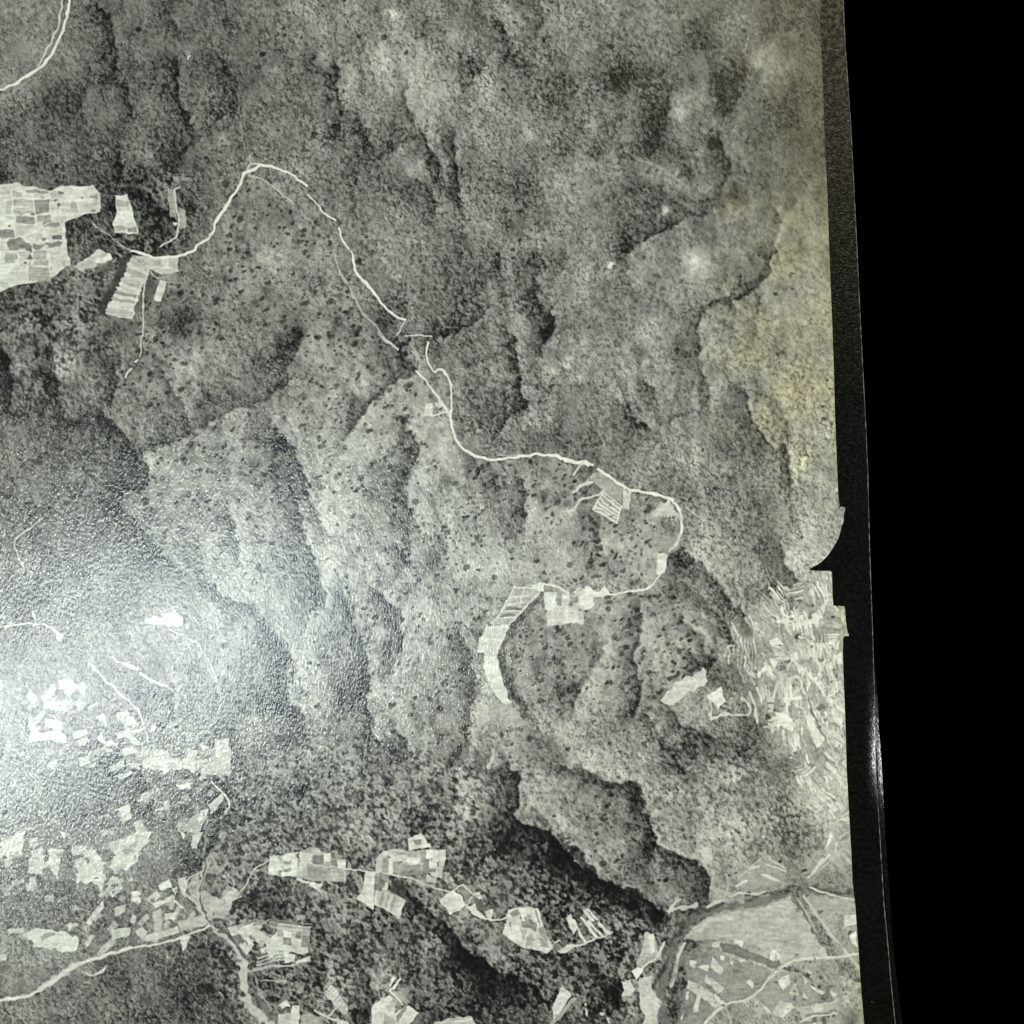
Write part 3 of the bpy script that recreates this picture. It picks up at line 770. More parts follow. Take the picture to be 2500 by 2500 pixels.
# farm of white plots and the road running west
F('22', [(562, 300), (600, 296), (632, 312), (610, 430), (585, 462), (550, 445)], 214)
F('22', [(500, 420), (550, 430), (560, 480), (510, 530), (470, 500)], 150, 0.7)
L('22', [(590, 440), (560, 492), (510, 540), (430, 556), (330, 566), (240, 584)], 5, 206)
F('22', [(-40, 585), (60, 590), (85, 520), (150, 560), (180, 560), (210, 525), (245, 588), (60, 594)], 216)
F('22', [(36, 588), (134, 592), (136, 660), (90, 680), (36, 672)], 218)
F('22', [(-60, 580), (36, 590), (40, 690), (70, 700), (70, 776), (-60, 770)], 196)
for a in [(0, 592, 34, 640, 122), (10, 690, 38, 770, 214), (44, 690, 68, 770, 178)]:
    R('22', *a)
F('22', [(0, 560), (60, 520), (90, 570), (40, 588)], 200, 0.8)
F('21', [(1735, 565), (1905, 575), (1932, 640), (1932, 770), (1850, 790), (1760, 795), (1758, 690), (1735, 680)], 190)
for a in [(1825, 570, 1860, 660, 120), (1905, 588, 1930, 655, 126), (1865, 590, 1902, 650, 214), (1765, 600, 1820, 690, 204), (1870, 665, 1900, 775, 214), (1790, 700, 1835, 790, 198)]:
    R('21', *a)
L('21', [(1712, 575), (1622, 680), (1562, 765), (1490, 860), (1458, 970), (1466, 1080), (1510, 1190), (1570, 1300), (1612, 1400)], 22, 78, 0.85, 7, 0.25, True)
L('21', [(1460, 1010), (1490, 1150), (1560, 1290)], 9, 58, 0.7, 5, 0.4, True)
F('21', [(1535, 528), (1655, 530), (1730, 515), (1700, 590), (1560, 725), (1495, 792), (1370, 782), (1450, 700)], 158)
for l in [[(1535, 532), (1500, 600), (1450, 700)], [(1535, 532), (1660, 534)], [(1515, 600), (1630, 590)], [(1490, 655), (1600, 636)], [(1455, 700), (1570, 688)], [(1425, 745), (1540, 735)], [(1600, 535), (1570, 690)], [(1700, 570), (1620, 650), (1540, 745), (1500, 795)], [(1375, 780), (1450, 705)]]:
    L('21', l, 3.6, 206, 0.85)
R('21', 1480, 665, 1590, 685, 96); R('21', 1440, 715, 1540, 735, 104)
F('21', [(1650, 512), (1745, 506), (1740, 560), (1690, 560)], 220)
L('21', [(1740, 515), (1830, 530), (1900, 575)], 4.5, 206)
# pale curved terrace with the dark bank along it
F('21', [(1345, 800), (1420, 792), (1495, 790), (1478, 860), (1440, 930), (1425, 1000), (1440, 1120), (1480, 1220), (1518, 1312), (1482, 1328), (1420, 1270), (1352, 1180), (1330, 1080), (1328, 972), (1285, 970), (1300, 880)], 212)
F('21', [(1300, 900), (1340, 820), (1345, 960), (1290, 968)], 196, 0.5)
F('21', [(1390, 1290), (1480, 1330), (1560, 1340), (1620, 1440), (1500, 1460), (1350, 1440)], 160, 0.8, 8, True)
F('21', [(1265, 1385), (1330, 1345), (1360, 1440), (1300, 1500)], 172, 0.8, 6, True)
F('21', [(1290, 1545), (1350, 1490), (1390, 1460), (1360, 1510), (1300, 1550)], 186, 0.7, 4, True)
L('21', [(1390, 1630), (1380, 1690), (1355, 1740)], 9, 190, 0.8, 4, 0.4)
F('21', [(1330, 510), (1500, 520), (1490, 600), (1350, 600)], 150, 0.5, 5)
# south-west: tracks and plots under the glare
for p, wd, tn in [([(280, 70), (200, 135), (110, 200), (90, 240), (130, 340), (160, 410)], 4.2, 186), ([(-700, 830), (0, 800), (130, 780), (250, 775), (330, 800), (385, 830)], 5.5, 206), ([(240, 770), (225, 700)], 5, 190),
                  ([(1145, 810), (1240, 860), (1330, 912), (1400, 1010), (1450, 1130), (1490, 1290), (1470, 1380), (1412, 1480), (1300, 1550)], 3.8, 178), ([(600, 1040), (700, 1150), (830, 1270), (930, 1350), (960, 1450), (992, 1560)], 5, 198),
                  ([(760, 1010), (800, 1040)], 6, 196), ([(820, 1045), (918, 1085)], 11, 192), ([(940, 1120), (1040, 1170), (1110, 1200), (1160, 1230)], 7, 182), ([(1300, 1550), (1400, 1500), (1440, 1550)], 5, 150)]:
    L('20', p, wd, tn, 0.9, 2, 0.2)
SW20 = [([(970, 752), (1075, 735), (1078, 700), (1190, 692), (1215, 752), (975, 802)], 200), ([(375, 820), (430, 860), (410, 900), (385, 880)], 210), ([(760, 1340), (830, 1360), (960, 1480), (930, 1510), (800, 1430)], 184),
        ([(650, 1510), (720, 1575), (825, 1618), (800, 1634), (640, 1560)], 204), ([(640, 1405), (700, 1388), (720, 1480), (660, 1440)], 186), ([(840, 1540), (900, 1530), (972, 1590), (900, 1590)], 188), ([(200, 1370), (230, 1380), (240, 1500), (430, 1540), (420, 1592), (200, 1572)], 206),
        ([(300, 1420), (420, 1440), (410, 1510), (310, 1470)], 200), ([(385, 1150), (490, 1160), (480, 1230), (400, 1220)], 206), ([(970, 1690), (1060, 1612), (1150, 1700), (1185, 1770), (1100, 1790), (1000, 1760)], 184),
        ([(1260, 1620), (1335, 1650), (1240, 1766), (1190, 1745)], 188), ([(1440, 1560), (1545, 1550), (1556, 1740), (1450, 1750)], 182), ([(1345, 1590), (1400, 1608), (1360, 1642)], 204), ([(1330, 1645), (1455, 1618), (1450, 1660), (1340, 1690)], 126),
        ([(1225, 1660), (1262, 1650), (1210, 1740), (1195, 1720)], 112), ([(1010, 1480), (1050, 1460), (1060, 1480), (1020, 1500)], 206), ([(280, 1260), (450, 1300), (440, 1370), (300, 1350)], 190), ([(1410, 1690), (1440, 1660), (1445, 1750), (1400, 1760)], 196), ([(1270, 1690), (1400, 1690), (1390, 1770), (1260, 1770)], 160)]
for p, tn in SW20:
    F('20', p, min(226, tn + 8), 0.92, 3, len(p) > 4)
L('20', [(1075, 690), (1195, 664)], 3, 204)
SW30 = [([(1090, 0), (1170, -10), (1212, 90), (1150, 100), (1130, 70), (1092, 112)], 198), ([(1220, 30), (1312, -10), (1300, 85)], 190), ([(1180, 150), (1282, 150), (1276, 185), (1210, 186)], 208), ([(1190, 120), (1290, 118), (1285, 148), (1190, 148)], 140),
        ([(1330, -10), (1552, -20), (1552, 90), (1340, 80)], 152), ([(800, 320), (870, 280), (892, 380), (830, 412)], 198), ([(900, 410), (960, 388), (977, 460), (920, 492)], 196), ([(740, 570), (910, 492), (1000, 488), (1002, 540), (940, 640), (820, 760), (738, 722), (790, 650)], 188),
        ([(480, 700), (630, 600), (712, 700), (690, 880), (620, 780), (560, 800)], 184), ([(330, 560), (420, 600), (380, 780), (330, 700)], 188), ([(0, 540), (160, 460), (150, 620), (60, 660)], 198), ([(400, 458), (446, 466), (430, 522)], 206), ([(470, 540), (534, 580), (500, 575)], 200),
        ([(890, 870), (946, 875), (946, 905), (890, 905)], 200), ([(890, 915), (948, 915), (946, 948), (890, 945)], 196), ([(1058, 830), (1140, 788), (1156, 840), (1080, 862)], 214), ([(1150, 850), (1190, 840), (1180, 892)], 198), ([(1170, 920), (1246, 975), (1222, 986), (1165, 932)], 208),
        ([(1110, 1008), (1205, 1010), (1192, 1050), (1100, 1050)], 196), ([(1020, 950), (1150, 900), (1152, 930), (1040, 975)], 182), ([(750, 1130), (880, 1120), (870, 1170), (760, 1200)], 182), ([(980, 1165), (1200, 1100), (1212, 1150), (960, 1212)], 182), ([(1200, 1072), (1400, 1020), (1405, 1092), (1220, 1140)], 158),
        ([(1210, 1182), (1287, 1170), (1232, 1280)], 194), ([(170, 1190), (280, 1140), (520, 1180), (542, 1222), (420, 1280), (280, 1270)], 198), ([(580, 1080), (700, 930), (702, 980), (600, 1112)], 184), ([(1198, 790), (1250, 768), (1262, 840), (1242, 902), (1210, 860)], 186),
        ([(1350, 880), (1400, 860), (1490, 950), (1560, 830), (1622, 900), (1520, 1080), (1440, 1050), (1370, 960)], 150), ([(1505, 925), (1570, 838), (1612, 892), (1540, 965)], 194), ([(1260, 840), (1345, 735), (1340, 900), (1300, 930)], 140), ([(1290, 480), (1360, 470), (1320, 585), (1288, 580)], 186),
        ([(1180, 430), (1330, 340), (1400, 360), (1330, 480), (1200, 460)], 150), ([(1345, 330), (1390, 305), (1390, 350), (1340, 420), (1330, 410)], 196), ([(1400, 290), (1500, 210), (1510, 260), (1420, 350)], 186), ([(1195, 460), (1240, 490), (1228, 522)], 196), ([(1040, 330), (1060, 265), (1140, 270), (1130, 320)], 186),
        ([(1040, 170), (1070, 180), (1060, 200)], 206), ([(650, 780), (702, 790), (690, 880)], 194), ([(540, 1400), (620, 1430), (720, 1370), (690, 1420), (600, 1440)], 186), ([(1030, 1000), (1080, 980), (1090, 1160), (1040, 1160)], 160), ([(200, 640), (300, 620), (280, 760), (180, 740)], 176), ([(760, 980), (850, 960), (840, 1010), (770, 1040)], 170)]
for p, tn in SW30:
    F('30', p, min(226, tn + 8), 0.93, 3, len(p) > 5)
for k in range(4):
    L('30', [(1340, 8 + k * 24), (1550, -2 + k * 24)], 1.8, 186, 0.5)
L('30', [(1480, 75), (1550, 70), (1555, 100)], 2.4, 200, 0.8)
L('30', [(1425, 135), (1470, 175), (1530, 240), (1552, 290), (1520, 350)], 4.6, 188, 0.95)
L('30', [(1520, 350), (1420, 410), (1375, 470), (1380, 560), (1365, 640)], 5, 128, 0.7)
L('30', [(1400, 380), (1375, 450)], 4, 170, 0.7)
L('30', [(1360, 740), (1300, 770), (1255, 800)], 4, 184, 0.8)
L('30', [(1620, 880), (1660, 830), (1700, 740), (1750, 690), (1812, 660)], 3.4, 184, 0.9)
L('30', [(1500, 980), (1560, 940), (1625, 905)], 4, 190, 0.8)
L('30', [(1250, 890), (1320, 950), (1345, 990)], 9, 176, 0.85, 3, 0.2)
# small river of the south-west: pale banks, dark water
L('30', [(1390, 680), (1375, 760), (1340, 850), (1338, 950), (1370, 1030), (1420, 1095), (1440, 1115), (1520, 1168), (1600, 1285), (1655, 1360)], 11, 172, 0.85, 2.5, 0.2)
L('30', [(1380, 640), (1395, 700), (1352, 830), (1345, 900), (1360, 990), (1400, 1055), (1425, 1090)], 4.6, 70, 0.85, 2, 0.3)
L('30', [(1490, 1130), (1540, 1160), (1610, 1260), (1665, 1345)], 6.5, 76, 0.85, 2, 0.3)
L('30', [(1645, 1360), (1640, 1440), (1635, 1540), (1690, 1650), (1760, 1720), (1840, 1800), (1900, 1900)], 21, 184, 0.85, 5, 0.3)
L('30', [(1690, 1430), (1700, 1500), (1750, 1600), (1830, 1720)], 9, 92, 0.8, 4, 0.3)
L('30', [(1670, 1400), (1720, 1440), (1740, 1540), (1830, 1660)], 6, 142, 0.7, 3, 0.3)
L('30', [(1700, 1400), (1820, 1380), (1932, 1360), (2010, 1350)], 5, 160, 0.7, 3, 0.3)
L('30', [(1720, 1440), (1780, 1400), (1932, 1390)], 8, 90, 0.6, 6, 0.3)
L('30', [(1760, 1475), (1850, 1475), (1932, 1465)], 4, 170, 0.7)
L('30', [(1410, 1105), (1300, 1150), (1100, 1222), (880, 1250), (740, 1300), (550, 1345)], 5.5, 196, 0.9)
L('30', [(880, 1252), (740, 1302), (550, 1345), (430, 1420), (270, 1540), (180, 1575), (100, 1590), (0, 1605), (-700, 1660)], 8, 206, 0.9, 3, 0.2)
L('30', [(500, 1355), (400, 1430), (270, 1530)], 15, 190, 0.7, 4, 0.3)
patch('30', [(1530, 1120), (1690, 1080), (1730, 1220), (1660, 1300)], 3, 3, 7, [110, 150, 185, 200, 204], None, 2, 0.25)
patch('30', [(1590, 1130), (1800, 1060), (1932, 1060), (1720, 1290)], 5, 3, 8, [100, 140, 180, 200, 206], None, 2, 0.3)
patch('30', [(1740, 1230), (1932, 1120), (1950, 1320), (1780, 1340)], 5, 4, 9, [130, 165, 190, 205], 190, 1.6, 0.1)
for k in range(3):
    L('30', [(1740, 1370 - k * 20), (1850, 1330 - k * 22), (1960, 1310 - k * 20)], 4, 184, 0.7, 2, 0.2)
F('30', [(1870, 1640), (1932, 1600), (1950, 1650), (1900, 1660)], 206)
# block of strip plots in the south
patch('31', [(-60, 1090), (160, 1110), (150, 1290), (-60, 1260)], 5, 4, 12, [120, 150, 185, 204], 180, 1.6)
for k in range(4):
    L('31', [(-120, 1065 + k * 17), (165, 1090 + k * 17)], 3, 120 + 34 * (k % 2), 0.85)
F('31', [(55, 1335), (165, 1305), (172, 1330), (70, 1356)], 210)
F('31', [(-10, 1290), (60, 1290), (50, 1340), (-10, 1340)], 206)
L('31', [(-280, 1420), (-50, 1370), (160, 1340)], 5, 160, 0.6)
F('31', [(60, 1030), (125, 1035), (120, 1060), (65, 1055)], 150, 0.8)
# ridge-top plots of the south-centre
patch('31', [(-115, 640), (70, 612), (62, 775), (-120, 752)], 4, 4, 14, [130, 160, 206, 214], 200, 1.8)
for a in [(-118, 705, -40, 730, 216), (-40, 740, 60, 772, 214), (-35, 632, 20, 668, 214), (-118, 660, -40, 690, 206)]:
    R('31', *a)
L('31', [(-60, 650), (-60, 755)], 2, 200)
F('31', [(75, 615), (160, 575), (235, 600), (300, 640), (330, 660), (400, 650), (385, 812), (240, 800), (130, 790), (62, 778)], 150)
for a in [(78, 620, 130, 715, 204), (165, 585, 225, 635, 166), (235, 615, 295, 665, 212), (175, 628, 240, 685, 92), (130, 620, 172, 690, 208), (340, 648, 396, 715, 206), (300, 660, 338, 710, 110), (140, 690, 240, 780, 132), (245, 720, 300, 800, 140), (305, 715, 340, 800, 150), (345, 720, 385, 800, 140), (60, 715, 130, 770, 180)]:
    R('31', *a)
L('31', [(130, 690), (250, 700), (390, 715), (380, 800)], 2.4, 196, 0.8)
L('31', [(305, 715), (320, 800)], 1.6, 190, 0.6)
F('31', [(62, 780), (130, 800), (240, 822), (225, 872), (130, 820), (60, 800)], 204)
L('31', [(390, 714), (530, 735), (610, 742), (690, 752), (800, 770), (950, 838), (1085, 870)], 3.8, 196, 0.92)
F('31', [(640, 600), (700, 580), (820, 600), (1070, 588), (1062, 700), (1005, 785), (960, 750), (850, 722), (740, 740), (690, 752), (600, 740), (596, 655)], 172)
for a in [(598, 655, 640, 735, 168), (640, 650, 685, 740, 130), (685, 615, 712, 750, 210), (712, 625, 800, 665, 202), (715, 665, 760, 745, 126), (805, 640, 888, 695, 206), (815, 600, 895, 640, 146), (760, 690, 900, 760, 122), (900, 700, 1000, 745, 112), (895, 600, 930, 680, 124), (930, 595, 968, 660, 208), (970, 595, 1062, 670, 186),
          (920, 660, 955, 705, 110), (955, 660, 1020, 720, 212), (1000, 700, 1040, 780, 180), (645, 600, 685, 640, 196), (735, 600, 800, 622, 120), (1040, 600, 1062, 700, 200)]:
    R('31', *a)
for k in range(6):
    L('31', [(980 + k * 15, 600), (975 + k * 15, 680)], 1.6, 150 if k % 2 else 206, 0.6)
F('31', [(808, 505), (910, 478), (965, 570), (815, 592)], 200)
F('31', [(845, 520), (900, 515), (905, 550), (860, 552)], 110, 0.85)
R('31', 815, 540, 850, 585, 214); R('31', 905, 540, 955, 580, 204)
F('31', [(800, 770), (930, 800), (1000, 840), (960, 860), (800, 800)], 150, 0.7, 4)
F('31', [(940, 760), (1005, 780), (1000, 820), (930, 800)], 190, 0.7)
F('31', [(528, 740), (590, 745), (580, 996), (465, 922), (510, 830)], 206)
F('31', [(590, 745), (690, 770), (680, 860), (595, 860)], 128, 0.8)
R('31', 640, 815, 680, 862, 202); R('31', 595, 815, 638, 850, 104)
F('31', [(588, 862), (690, 860), (803, 930), (755, 1052), (582, 955)], 168)
for k, tn in enumerate([206, 176, 130, 160, 134, 180, 128, 164, 190, 204]):
    L('31', [(605 + k * 20, 868 + k * 7), (592 + k * 17, 952 + k * 9)], 6.5, tn, 0.85, 2, 0.15)
L('31', [(585, 955), (660, 990), (750, 1050)], 6, 180, 0.8, 3, 0.3)
F('31', [(690, 790), (760, 760), (790, 860), (760, 900), (690, 850)], 66, 0.8, 6, True)
F('31', [(1028, 930), (1110, 855), (1160, 890), (1202, 962), (1095, 1028)], 210)
F('31', [(1150, 860), (1180, 820), (1250, 890), (1210, 950), (1170, 890)], 120, 0.85)
L('31', [(1120, 860), (1180, 822), (1240, 885), (1300, 890)], 3, 196, 0.9)
L('31', [(1205, 965), (1245, 900), (1290, 880), (1310, 930)], 3, 196, 0.9)
F('31', [(1210, 980), (1265, 945), (1300, 1010), (1345, 1050), (1290, 1050)], 208)
F('31', [(1250, 920), (1300, 910), (1350, 1000), (1320, 1030), (1280, 990)], 84, 0.85)
F('31', [(1275, 885), (1305, 882), (1310, 920), (1290, 930)], 204)
F('31', [(1330, 1005), (1390, 990), (1375, 1060), (1345, 1050)], 190)
L('31', [(1205, 975), (1290, 1050), (1390, 1070), (1480, 1052)], 4, 208, 0.95)
F('31', [(1490, 1000), (1560, 980), (1610, 975), (1700, 990), (1728, 1100), (1740, 1150), (1795, 1245), (1745, 1282), (1580, 1242), (1450, 1160), (1475, 1080)], 196)
for p, tn in [([(1500, 1020), (1560, 990), (1570, 1020), (1510, 1050)], 120), ([(1575, 1070), (1690, 1070), (1680, 1130), (1580, 1110)], 112), ([(1615, 1030), (1650, 1030), (1660, 1080), (1620, 1075)], 122), ([(1570, 1110), (1610, 1130), (1590, 1200), (1550, 1150)], 150),
              ([(1610, 1170), (1660, 1150), (1650, 1230), (1600, 1230)], 140), ([(1700, 1180), (1750, 1200), (1760, 1250), (1710, 1240)], 120), ([(1570, 985), (1610, 980), (1615, 1060), (1580, 1055)], 214), ([(1460, 1090), (1560, 1090), (1580, 1190), (1540, 1210), (1470, 1150)], 206),
              ([(1730, 1100), (1760, 1220), (1700, 1160), (1700, 1120)], 130)]:
    F('31', p, tn, 0.88, 2)
for k in range(4):
    L('31', [(1660 + k * 20, 1000 + k * 2), (1690 + k * 14, 1100)], 3.2, 208 if k % 2 == 0 else 110, 0.85)
L('31', [(1770, 1260), (1825, 1200)], 4, 196, 0.85)
F('31', [(1820, 1275), (1880, 1230), (1960, 1240), (1880, 1280), (1840, 1290)], 196)
F('31', [(1880, 1040), (1910, 1020), (1950, 1100), (1932, 1160), (1900, 1110)], 196)
# bottom edge plots
F('31', [(600, 1620), (690, 1575), (742, 1600), (720, 1690), (822, 1640), (886, 1692), (800, 1800), (800, 1900), (560, 1900), (570, 1660)], 204)
for p, tn in [([(660, 1640), (720, 1600), (735, 1640), (690, 1680)], 150), ([(660, 1700), (740, 1740), (720, 1800), (640, 1800)], 140), ([(735, 1710), (800, 1640), (810, 1660), (740, 1770)], 110), ([(740, 1600), (800, 1580), (770, 1640)], 104), ([(690, 1560), (740, 1560), (775, 1640), (740, 1650)], 130),
              ([(700, 1545), (770, 1545), (830, 1620), (790, 1630)], 150), ([(640, 1590), (700, 1580), (690, 1640), (640, 1640)], 196), ([(885, 1700), (910, 1720), (860, 1790), (830, 1790)], 96)]:
    F('31', p, tn, 0.85, 2)
F('31', [(690, 1500), (720, 1440), (740, 1460), (700, 1520)], 204); L('31', [(765, 1465), (720, 1530), (695, 1545)], 5, 208)
L('31', [(700, 1550), (750, 1590), (780, 1640)], 4, 204)
F('31', [(760, 1500), (830, 1500), (820, 1580), (770, 1560)], 132, 0.6, 5)
F('31', [(255, 1545), (300, 1500), (410, 1645), (405, 1700), (370, 1690), (280, 1600)], 190)
for k in range(7):
    L('31', [(262 + k * 20, 1560 + k * 18), (300 + k * 18, 1518 + k * 20)], 2.2, 120, 0.7)
for k in range(8):
    L('31', [(180 + k * 7, 1540 + k * 22), (240 + k * 9, 1570 + k * 18)], 2.4, 160 if k % 2 else 90, 0.7)
L('31', [(190, 1670), (280, 1730), (330, 1660)], 5, 190); L('31', [(280, 1730), (400, 1750)], 5, 196)
F('31', [(30, 1640), (85, 1635), (80, 1800), (20, 1800)], 194); F('31', [(-60, 1700), (30, 1690), (20, 1900), (-60, 1900)], 170); F('31', [(340, 1720), (420, 1760), (400, 1900), (340, 1800)], 196)
F('31', [(100, 1690), (250, 1720), (240, 1850), (90, 1850)], 150, 0.8)
F('31', [(1000, 1755), (1140, 1720), (1250, 1712), (1300, 1850), (1000, 1850)], 166); L('31', [(1130, 1750), (1240, 1735)], 5, 200)
F('31', [(1788, 1650), (1855, 1505), (1915, 1575), (1800, 1750)], 194); L('31', [(1932, 1600), (1850, 1700), (1760, 1800)], 10, 150, 0.8)
# striped slips near the south ridge
for p in [[(50, 1050), (110, 1120), (155, 1175)], [(95, 1000), (155, 1060)], [(170, 1085), (215, 1120), (240, 1150)], [(0, 1070), (40, 1150), (78, 1212)], [(70, 1005), (130, 1070)], [(100, 1080), (190, 1160)]]:
    L('32', p, 7.5, 206, 0.9, 2, 0.2)
    L('32', [(a + 16, b - 4) for a, b in p], 2, 90, 0.6)
L('32', [(-30, 1260), (60, 1220), (170, 1180), (260, 1150)], 4.5, 180, 0.9)
# gravel river of the south-east, its banks and the plain
F('32', [(735, 1195), (800, 1110), (900, 1045), (1100, 1008), (1280, 985), (1380, 945), (1480, 900), (1525, 900), (1560, 1000), (1640, 1160), (1790, 1330), (1560, 1330), (1420, 1350), (1340, 1310), (1200, 1220), (1000, 1190), (820, 1200)], 158, 0.9, 4)
F('32', [(760, 1170), (900, 1060), (1100, 1020), (1080, 1050), (900, 1090), (800, 1160)], 176, 0.7, 8)
F('32', [(1390, 950), (1510, 905), (1540, 970), (1440, 1010), (1380, 980)], 178, 0.6, 12)
T_water = [(1932, 885), (1880, 880), (1780, 880), (1700, 868), (1560, 862), (1450, 868), (1300, 935), (1150, 962), (1000, 985), (880, 1020), (770, 1075), (710, 1140), (670, 1240), (615, 1400), (585, 1520), (590, 1640), (620, 1766), (650, 1900)]
L('32', T_water, 19, 92, 0.9, 7, 0.3)
L('32', [(1000, 965), (900, 1000), (780, 1060), (690, 1130), (645, 1240), (590, 1400), (555, 1500)], 9, 58, 0.8, 6, 0.5, True)
L('32', [(1900, 870), (1480, 850), (1300, 905), (1000, 960)], 9, 66, 0.75, 5, 0.6, True)
L('32', [(725, 1220), (700, 1330), (660, 1500)], 8, 134, 0.8, 4, 0.4)
L('32', [(745, 1225), (720, 1270), (700, 1320)], 6, 196, 0.9, 2, 0.4)
L('32', [(700, 1340), (690, 1430), (665, 1520)], 4, 170, 0.8, 2, 0.4)
for p, wd, tn in [([(1050, 905), (1120, 880), (1230, 895), (1290, 880)], 5, 190), ([(630, 1010), (700, 985), (760, 975), (830, 968)], 7, 170), ([(905, 975), (960, 945), (1000, 930)], 6, 190), ([(640, 1020), (680, 940), (720, 930)], 6, 176), ([(1590, 845), (1700, 882), (1840, 922), (1900, 930)], 4, 190),
                  ([(930, 850), (1010, 880), (1060, 890)], 8, 150), ([(1030, 760), (1040, 850), (1020, 900)], 4, 160)]:
    L('32', p, wd, tn, 0.85, 2.5, 0.4)
F('32', [(480, 1450), (540, 1415), (560, 1550), (582, 1640), (545, 1800), (540, 1900), (450, 1900), (440, 1620)], 186, 0.9, 3, True)
F('32', [(500, 1150), (560, 1150), (572, 1270), (605, 1215), (592, 1312), (450, 1402), (438, 1330)], 166, 0.85, 3, True)
F('32', [(510, 1160), (540, 1150), (545, 1280), (520, 1290)], 204, 0.85)
L('32', [(610, 1215), (580, 1300), (490, 1360), (440, 1420)], 5, 200, 0.85)
F('32', [(393, 1412), (430, 1374), (467, 1400), (430, 1462)], 214)
F('32', [(318, 1470), (400, 1460), (424, 1540), (340, 1565)], 190, 0.9, 3, True)
for x, y in [(350, 1640), (345, 1690), (380, 1690), (200, 1700), (240, 1750), (70, 1640), (90, 1700)]:
    F('32', [(x - 14, y - 18), (x + 12, y - 10), (x + 10, y + 18), (x - 10, y + 14)], 196, 0.85, 3, True)
# canal across the plain
L('32', [(1500, 900), (1560, 985), (1650, 1120), (1760, 1290), (1850, 1400), (1932, 1500), (1980, 1580)], 25, 96, 0.9, 5, 0.25, True)
L('32', [(1548, 905), (1640, 1030), (1760, 1190), (1932, 1400)], 7, 176, 0.75, 4, 0.2)
L('32', [(1510, 930), (1600, 1070), (1640, 1160)], 4, 168, 0.8, 3)
L('32', [(1485, 905), (1600, 1100), (1680, 1240)], 4, 84, 0.6, 3)
F('32', [(1560, 905), (1860, 925), (1900, 940), (1905, 1010), (1700, 1010), (1640, 1000)], 142, 0.7, 4)
F('32', [(1825, 1025), (1905, 1022), (1908, 1090), (1830, 1110)], 192); R('32', 1790, 1025, 1820, 1100, 116)
F('32', [(1860, 1170), (1905, 1130), (1920, 1240), (1880, 1220)], 206)
for k in range(6):
    L('32', [(1740 + k * 16, 1010), (1735 + k * 17, 1060)], 2, 176, 0.5)
F('32', [(985, 1225), (1060, 1222), (1250, 1290), (1400, 1350), (1360, 1392), (1200, 1330), (1000, 1275)], 92, 0.85, 3)
F('32', [(740, 1280), (1000, 1290), (1340, 1400), (1220, 1570), (1030, 1630), (880, 1766), (880, 1900), (700, 1900), (690, 1766), (770, 1480)], 116, 0.75, 5)
L('32', [(1410, 1370), (1530, 1385), (1580, 1460), (1640, 1540), (1700, 1590)], 11, 80, 0.85, 3, 0.4, True)
F('32', [(1250, 1560), (1420, 1400), (1540, 1420), (1640, 1560), (1500, 1640), (1300, 1640)], 130, 0.7, 5)
PL = [([(940, 1310), (1012, 1390), (990, 1432), (918, 1390)], 176), ([(890, 1440), (1022, 1520), (980, 1562), (880, 1480)], 164), ([(770, 1470), (900, 1540), (1022, 1630), (960, 1662), (765, 1532)], 168), ([(840, 1380), (912, 1370), (900, 1422)], 196), ([(1085, 1195), (1150, 1210), (1142, 1252), (1083, 1222)], 208),
      ([(1320, 1280), (1360, 1258), (1397, 1310), (1380, 1332), (1350, 1290), (1345, 1332), (1318, 1320)], 208), ([(990, 1300), (1020, 1310), (1015, 1335), (990, 1330)], 196), ([(1050, 1310), (1075, 1325), (1080, 1375), (1055, 1350)], 186), ([(1100, 1320), (1170, 1330), (1130, 1345)], 190), ([(1165, 1470), (1190, 1458), (1218, 1492), (1200, 1524)], 200),
      ([(1370, 1472), (1452, 1430), (1462, 1480), (1412, 1540)], 194), ([(1450, 1560), (1500, 1470), (1524, 1580)], 182), ([(1545, 1560), (1580, 1585), (1550, 1590)], 190), ([(1258, 1620), (1332, 1690), (1300, 1702)], 190), ([(1330, 1690), (1390, 1600), (1484, 1650), (1400, 1722)], 170), ([(1420, 1640), (1460, 1620), (1485, 1650), (1400, 1715)], 198),
      ([(1130, 1610), (1180, 1600), (1176, 1642)], 178), ([(780, 1340), (830, 1345), (815, 1395), (785, 1380)], 188), ([(930, 1210), (985, 1210), (980, 1250), (930, 1245)], 186), ([(825, 1575), (850, 1580), (840, 1690), (805, 1685)], 196), ([(760, 1555), (780, 1550), (770, 1610), (755, 1605)], 190), ([(715, 1740), (740, 1690), (735, 1730)], 204),
      ([(955, 1560), (1030, 1630), (1000, 1645), (950, 1590)], 188), ([(1150, 1215), (1250, 1260), (1245, 1290), (1145, 1255)], 140), ([(1540, 1430), (1575, 1480), (1560, 1500)], 180), ([(1590, 1500), (1690, 1550), (1680, 1570), (1610, 1530)], 186), ([(1730, 1530), (1780, 1560), (1750, 1590)], 184), ([(1570, 1400), (1610, 1420), (1590, 1430)], 196),
      ([(1500, 1660), (1770, 1600), (1782, 1680), (1560, 1752)], 158), ([(1600, 1640), (1690, 1620), (1680, 1680), (1620, 1690)], 186), ([(1700, 1500), (1740, 1500), (1720, 1590), (1695, 1590)], 92), ([(1560, 1700), (1780, 1660), (1775, 1690), (1570, 1735)], 116), ([(1210, 1590), (1260, 1620), (1290, 1700), (1220, 1720)], 150)]
for p, tn in PL:
    F('32', p, tn, 0.92, 1.8)
L('32', [(1530, 1755), (1620, 1705), (1780, 1690)], 4, 180, 0.9)
patch('32', [(1560, 1730), (1780, 1695), (1800, 1800), (1560, 1820)], 6, 2, 21, [84, 150, 190], None, 2, 0.2)
